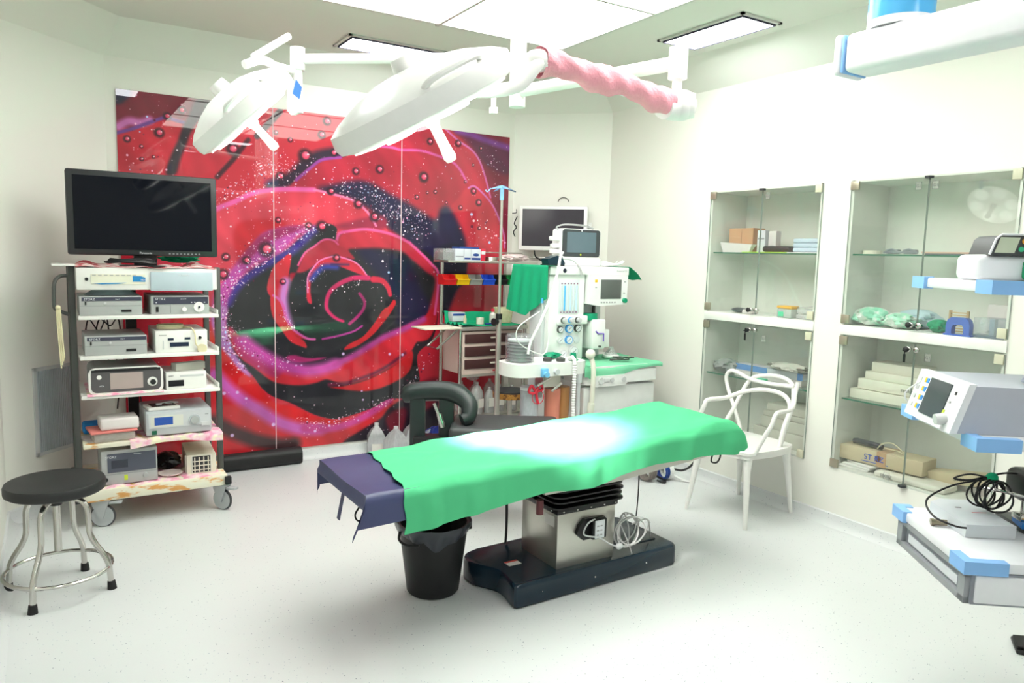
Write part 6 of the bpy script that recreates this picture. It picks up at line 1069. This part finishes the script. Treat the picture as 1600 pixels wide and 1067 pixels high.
def fc(y0, y1, z0, z1, m, nm, d=.006, par=None):   # plate on the tilted front
    f = lambda z: .03 + .3 * z
    v = [(f(z) - dd, y, z) for dd in (0, d) for y, z in ((y0, z0), (y1, z0), (y1, z1), (y0, z1))]
    return part(par or mo, nm, G().add(v, [(0, 1, 2, 3), (7, 6, 5, 4), (0, 4, 5, 1), (1, 5, 6, 2), (2, 6, 7, 3), (3, 7, 4, 0)]), m)
ff = fc(-.004, .334, -.0, .158, PW, 'front_bezel', .022)
def f2(y0, y1, z0, z1, m, nm): 
    f = lambda z: .008 + .3 * z
    v = [(f(z) - dd, y, z) for dd in (0, .003) for y, z in ((y0, z0), (y1, z0), (y1, z1), (y0, z1))]
    return part(ff, nm, G().add(v, [(0, 1, 2, 3), (7, 6, 5, 4), (0, 4, 5, 1), (1, 5, 6, 2), (2, 6, 7, 3), (3, 7, 4, 0)]), m)
f2(.085, .235, .022, .142, mat('monitor_dark_glass', (52, 62, 66), .1), 'screen')
for k in range(4):
    z = .03 + k * .03; f2(.262, .274, z, z + .016, mat('yellow_mark', (240, 196, 60), .5), 'yellow_mark'); f2(.246, .259, z, z + .016, mat('blue_mark', (70, 150, 230), .5), 'blue_mark'); f2(.30, .318, z, z + .014, LGREY, 'port')
kb = part(ff, 'rotary_knob', G().cyl((.018, .055, .035), (-.012, .055, .032), .020, .017), LGREY); f2(.045, .053, .115, .125, DGREY, 'key'); f2(.06, .068, .085, .092, GREY, 'key'); f2(.074, .084, .03, .06, mat('lime_mark', (196, 216, 60), .5), 'lime_stripe')
l_, a_ = onpend(.01, .46, 1.0515); 
g = G(); g.tube(spline([(.05, -.12, .15), (-.03, -.10, .12), (-.07, -.06, .07), (-.05, -.04, .03), (-.02, -.06, .015)], 6), .003, 6).cyl((-.04, -.05, .018), (.0, -.075, .012), .005)
solo('sensor_lead', g, mat('white_lead', (226, 228, 230), .4), 'thin white sensor lead looping off the left edge of the middle pendant shelf', 'cable', l_, a_)
g = G()
for k in range(6): g.tube(spline([(.30 + .11 * math.cos(t) * (1 - .04 * k), .14 + .07 * math.sin(t), 1.208 + .006 * k) for t in [q * PI / 5 for q in range(10)]], 4, True), .0045, 6, True)
o = solo('grey_lead_coil', G(Matrix.Translation((0, 0, -1.05))).add(g.v, g.f), mat('blue_grey_lead', (160, 166, 184), .5), 'coil of blue grey leads lying on the monitoring unit', 'cable', onpend(0, 0, 1.055)[0], a_)
o = solo('black_sensor_clip', G().box(-.035, .035, -.015, .015, 0, .02, .005).box(.02, .05, -.01, .02, .01, .045, .004).tube([(-.06, 0, .012), (.08, .03, .01)], .005, 6), BLACK, 'black sensor clip on the coil of blue grey leads', 'clip', onpend(.30, .16, 1.252)[0], .3)
l_, a_ = onpend(.18, .35, .6615); fb = thing('metal_control_box', 'flat pale metal control box with chipped edges on the bottom pendant shelf', 'control box', l_, a_ + .05)
part(fb, 'box_body', G().prism([(-.09, -.13), (.075, -.13), (.075, .15), (-.04, .15), (-.09, .11)], 0, .045), printed('chipped_enamel', [(0, (90, 94, 100)), (.3, (110, 114, 118)), (.33, (206, 212, 218)), (1, (214, 218, 222))], 6, .45)); part(fb, 'red_mark', G().box(.0, .05, .0, .004, .045, .0455), mat('red_mark', (220, 80, 80), .5)); part(fb, 'slot', G().box(-.03, -.01, .05, .058, .045, .0456), DGREY)
part(fb, 'jack_plug', G().cyl((-.14, -.02, .012), (-.10, -.03, .014), .011).cyl((-.15, -.018, .011), (-.14, -.02, .012), .013), mat('brass_grey', (150, 140, 120), .35, metal=.6))
g = G(); CBc = mat('black_cable', (24, 24, 26), .5)
for k in range(7):
    r = .058 - .004 * (k % 3); g.tube([(r * math.cos(t + k) , .012 * (k - 3) + .01 * math.sin(2 * t), .065 + r * .95 * math.sin(t + k) + .003 * (k % 2)) for t in [q * PI / 12 for q in range(24)]], .0035, 6, True)
g.tube(spline([(0, 0, .12), (-.07, .02, .135), (-.12, .04, .115), (-.06, .03, .11), (.0, .02, .125), (.08, .0, .14), (.16, -.02, .12), (.2, -.05, .08)], 6), .0035, 6)
g.tube(spline([(-.02, 0, .12), (-.12, .04, .09), (-.24, .02, .05), (-.28, -.06, .02), (-.25, -.12, .006), (-.22, -.14, .004)], 6), .0035, 6)
l_, a_ = onpend(.24, .36, .709); solo('black_cable_coil', g, CBc, 'upright coil of black cable standing on the metal control box', 'cable', l_, a_ + .3)
l_, a_ = onpend(.24, .36, .826); solo('green_tie', G().ell((0, 0, .01), (.02, .018, .017), 12, 8), GREENC, 'green cloth tie around the top of the black cable coil', 'tie', l_, a_)
l_, a_ = onpend(.35, .29, .6615); fp = thing('foot_pedal', 'foot pedal with blue and yellow pads and bent chrome guard, right of metal box', 'foot pedal', l_, a_)
part(fp, 'black_housing', G().box(-.02, .17, .0, .17, .09, .20, .03, 3), BLACK); part(fp, 'pedal_base', G().box(-.03, .18, -.12, .18, .0, .02, .004), DGREY)
part(fp, 'blue_pad', G().prism([(-.045, -.02), (.06, -.05), (.06, .05), (-.03, .07)], .022, .04), mat('pedal_blue', (30, 120, 200), .4)); part(fp, 'yellow_pad', G().prism([(-.02, -.12), (.12, -.13), (.12, -.05), (-.02, -.04)], .022, .045), mat('pedal_yellow', (240, 180, 20), .4))
part(fp, 'chrome_guard', G().tube(spline([(-.11, .13, .12), (-.05, .05, .125), (.03, -.05, .12), (.05, -.08, .09), (.02, -.15, .01), (.06, -.17, .012), (.14, -.16, .012)], 5), .006, 8), CHROME)
part(fp, 'chrome_bracket', G().cyl((-.01, .03, .03), (-.01, .03, .11), .016).box(-.04, .05, .0, .06, .04, .06, .003), CHROME)
t = thing('caster_foot', 'black caster foot of an unseen stand at the lower right edge', 'foot pedal', (3.385, 1.36, 0), -1.0)  # pedal-shaped block standing for the caster foot of an unseen stand
part(t, 'pedal_base', G().box(-.02, .20, -.07, .07, 0, .018, .006), BLACK); part(t, 'tilted_plate', G().prism([(-.015, .02), (.16, .045), (.16, .053), (-.015, .028)], -.055, .055, 'xz'), RUB)
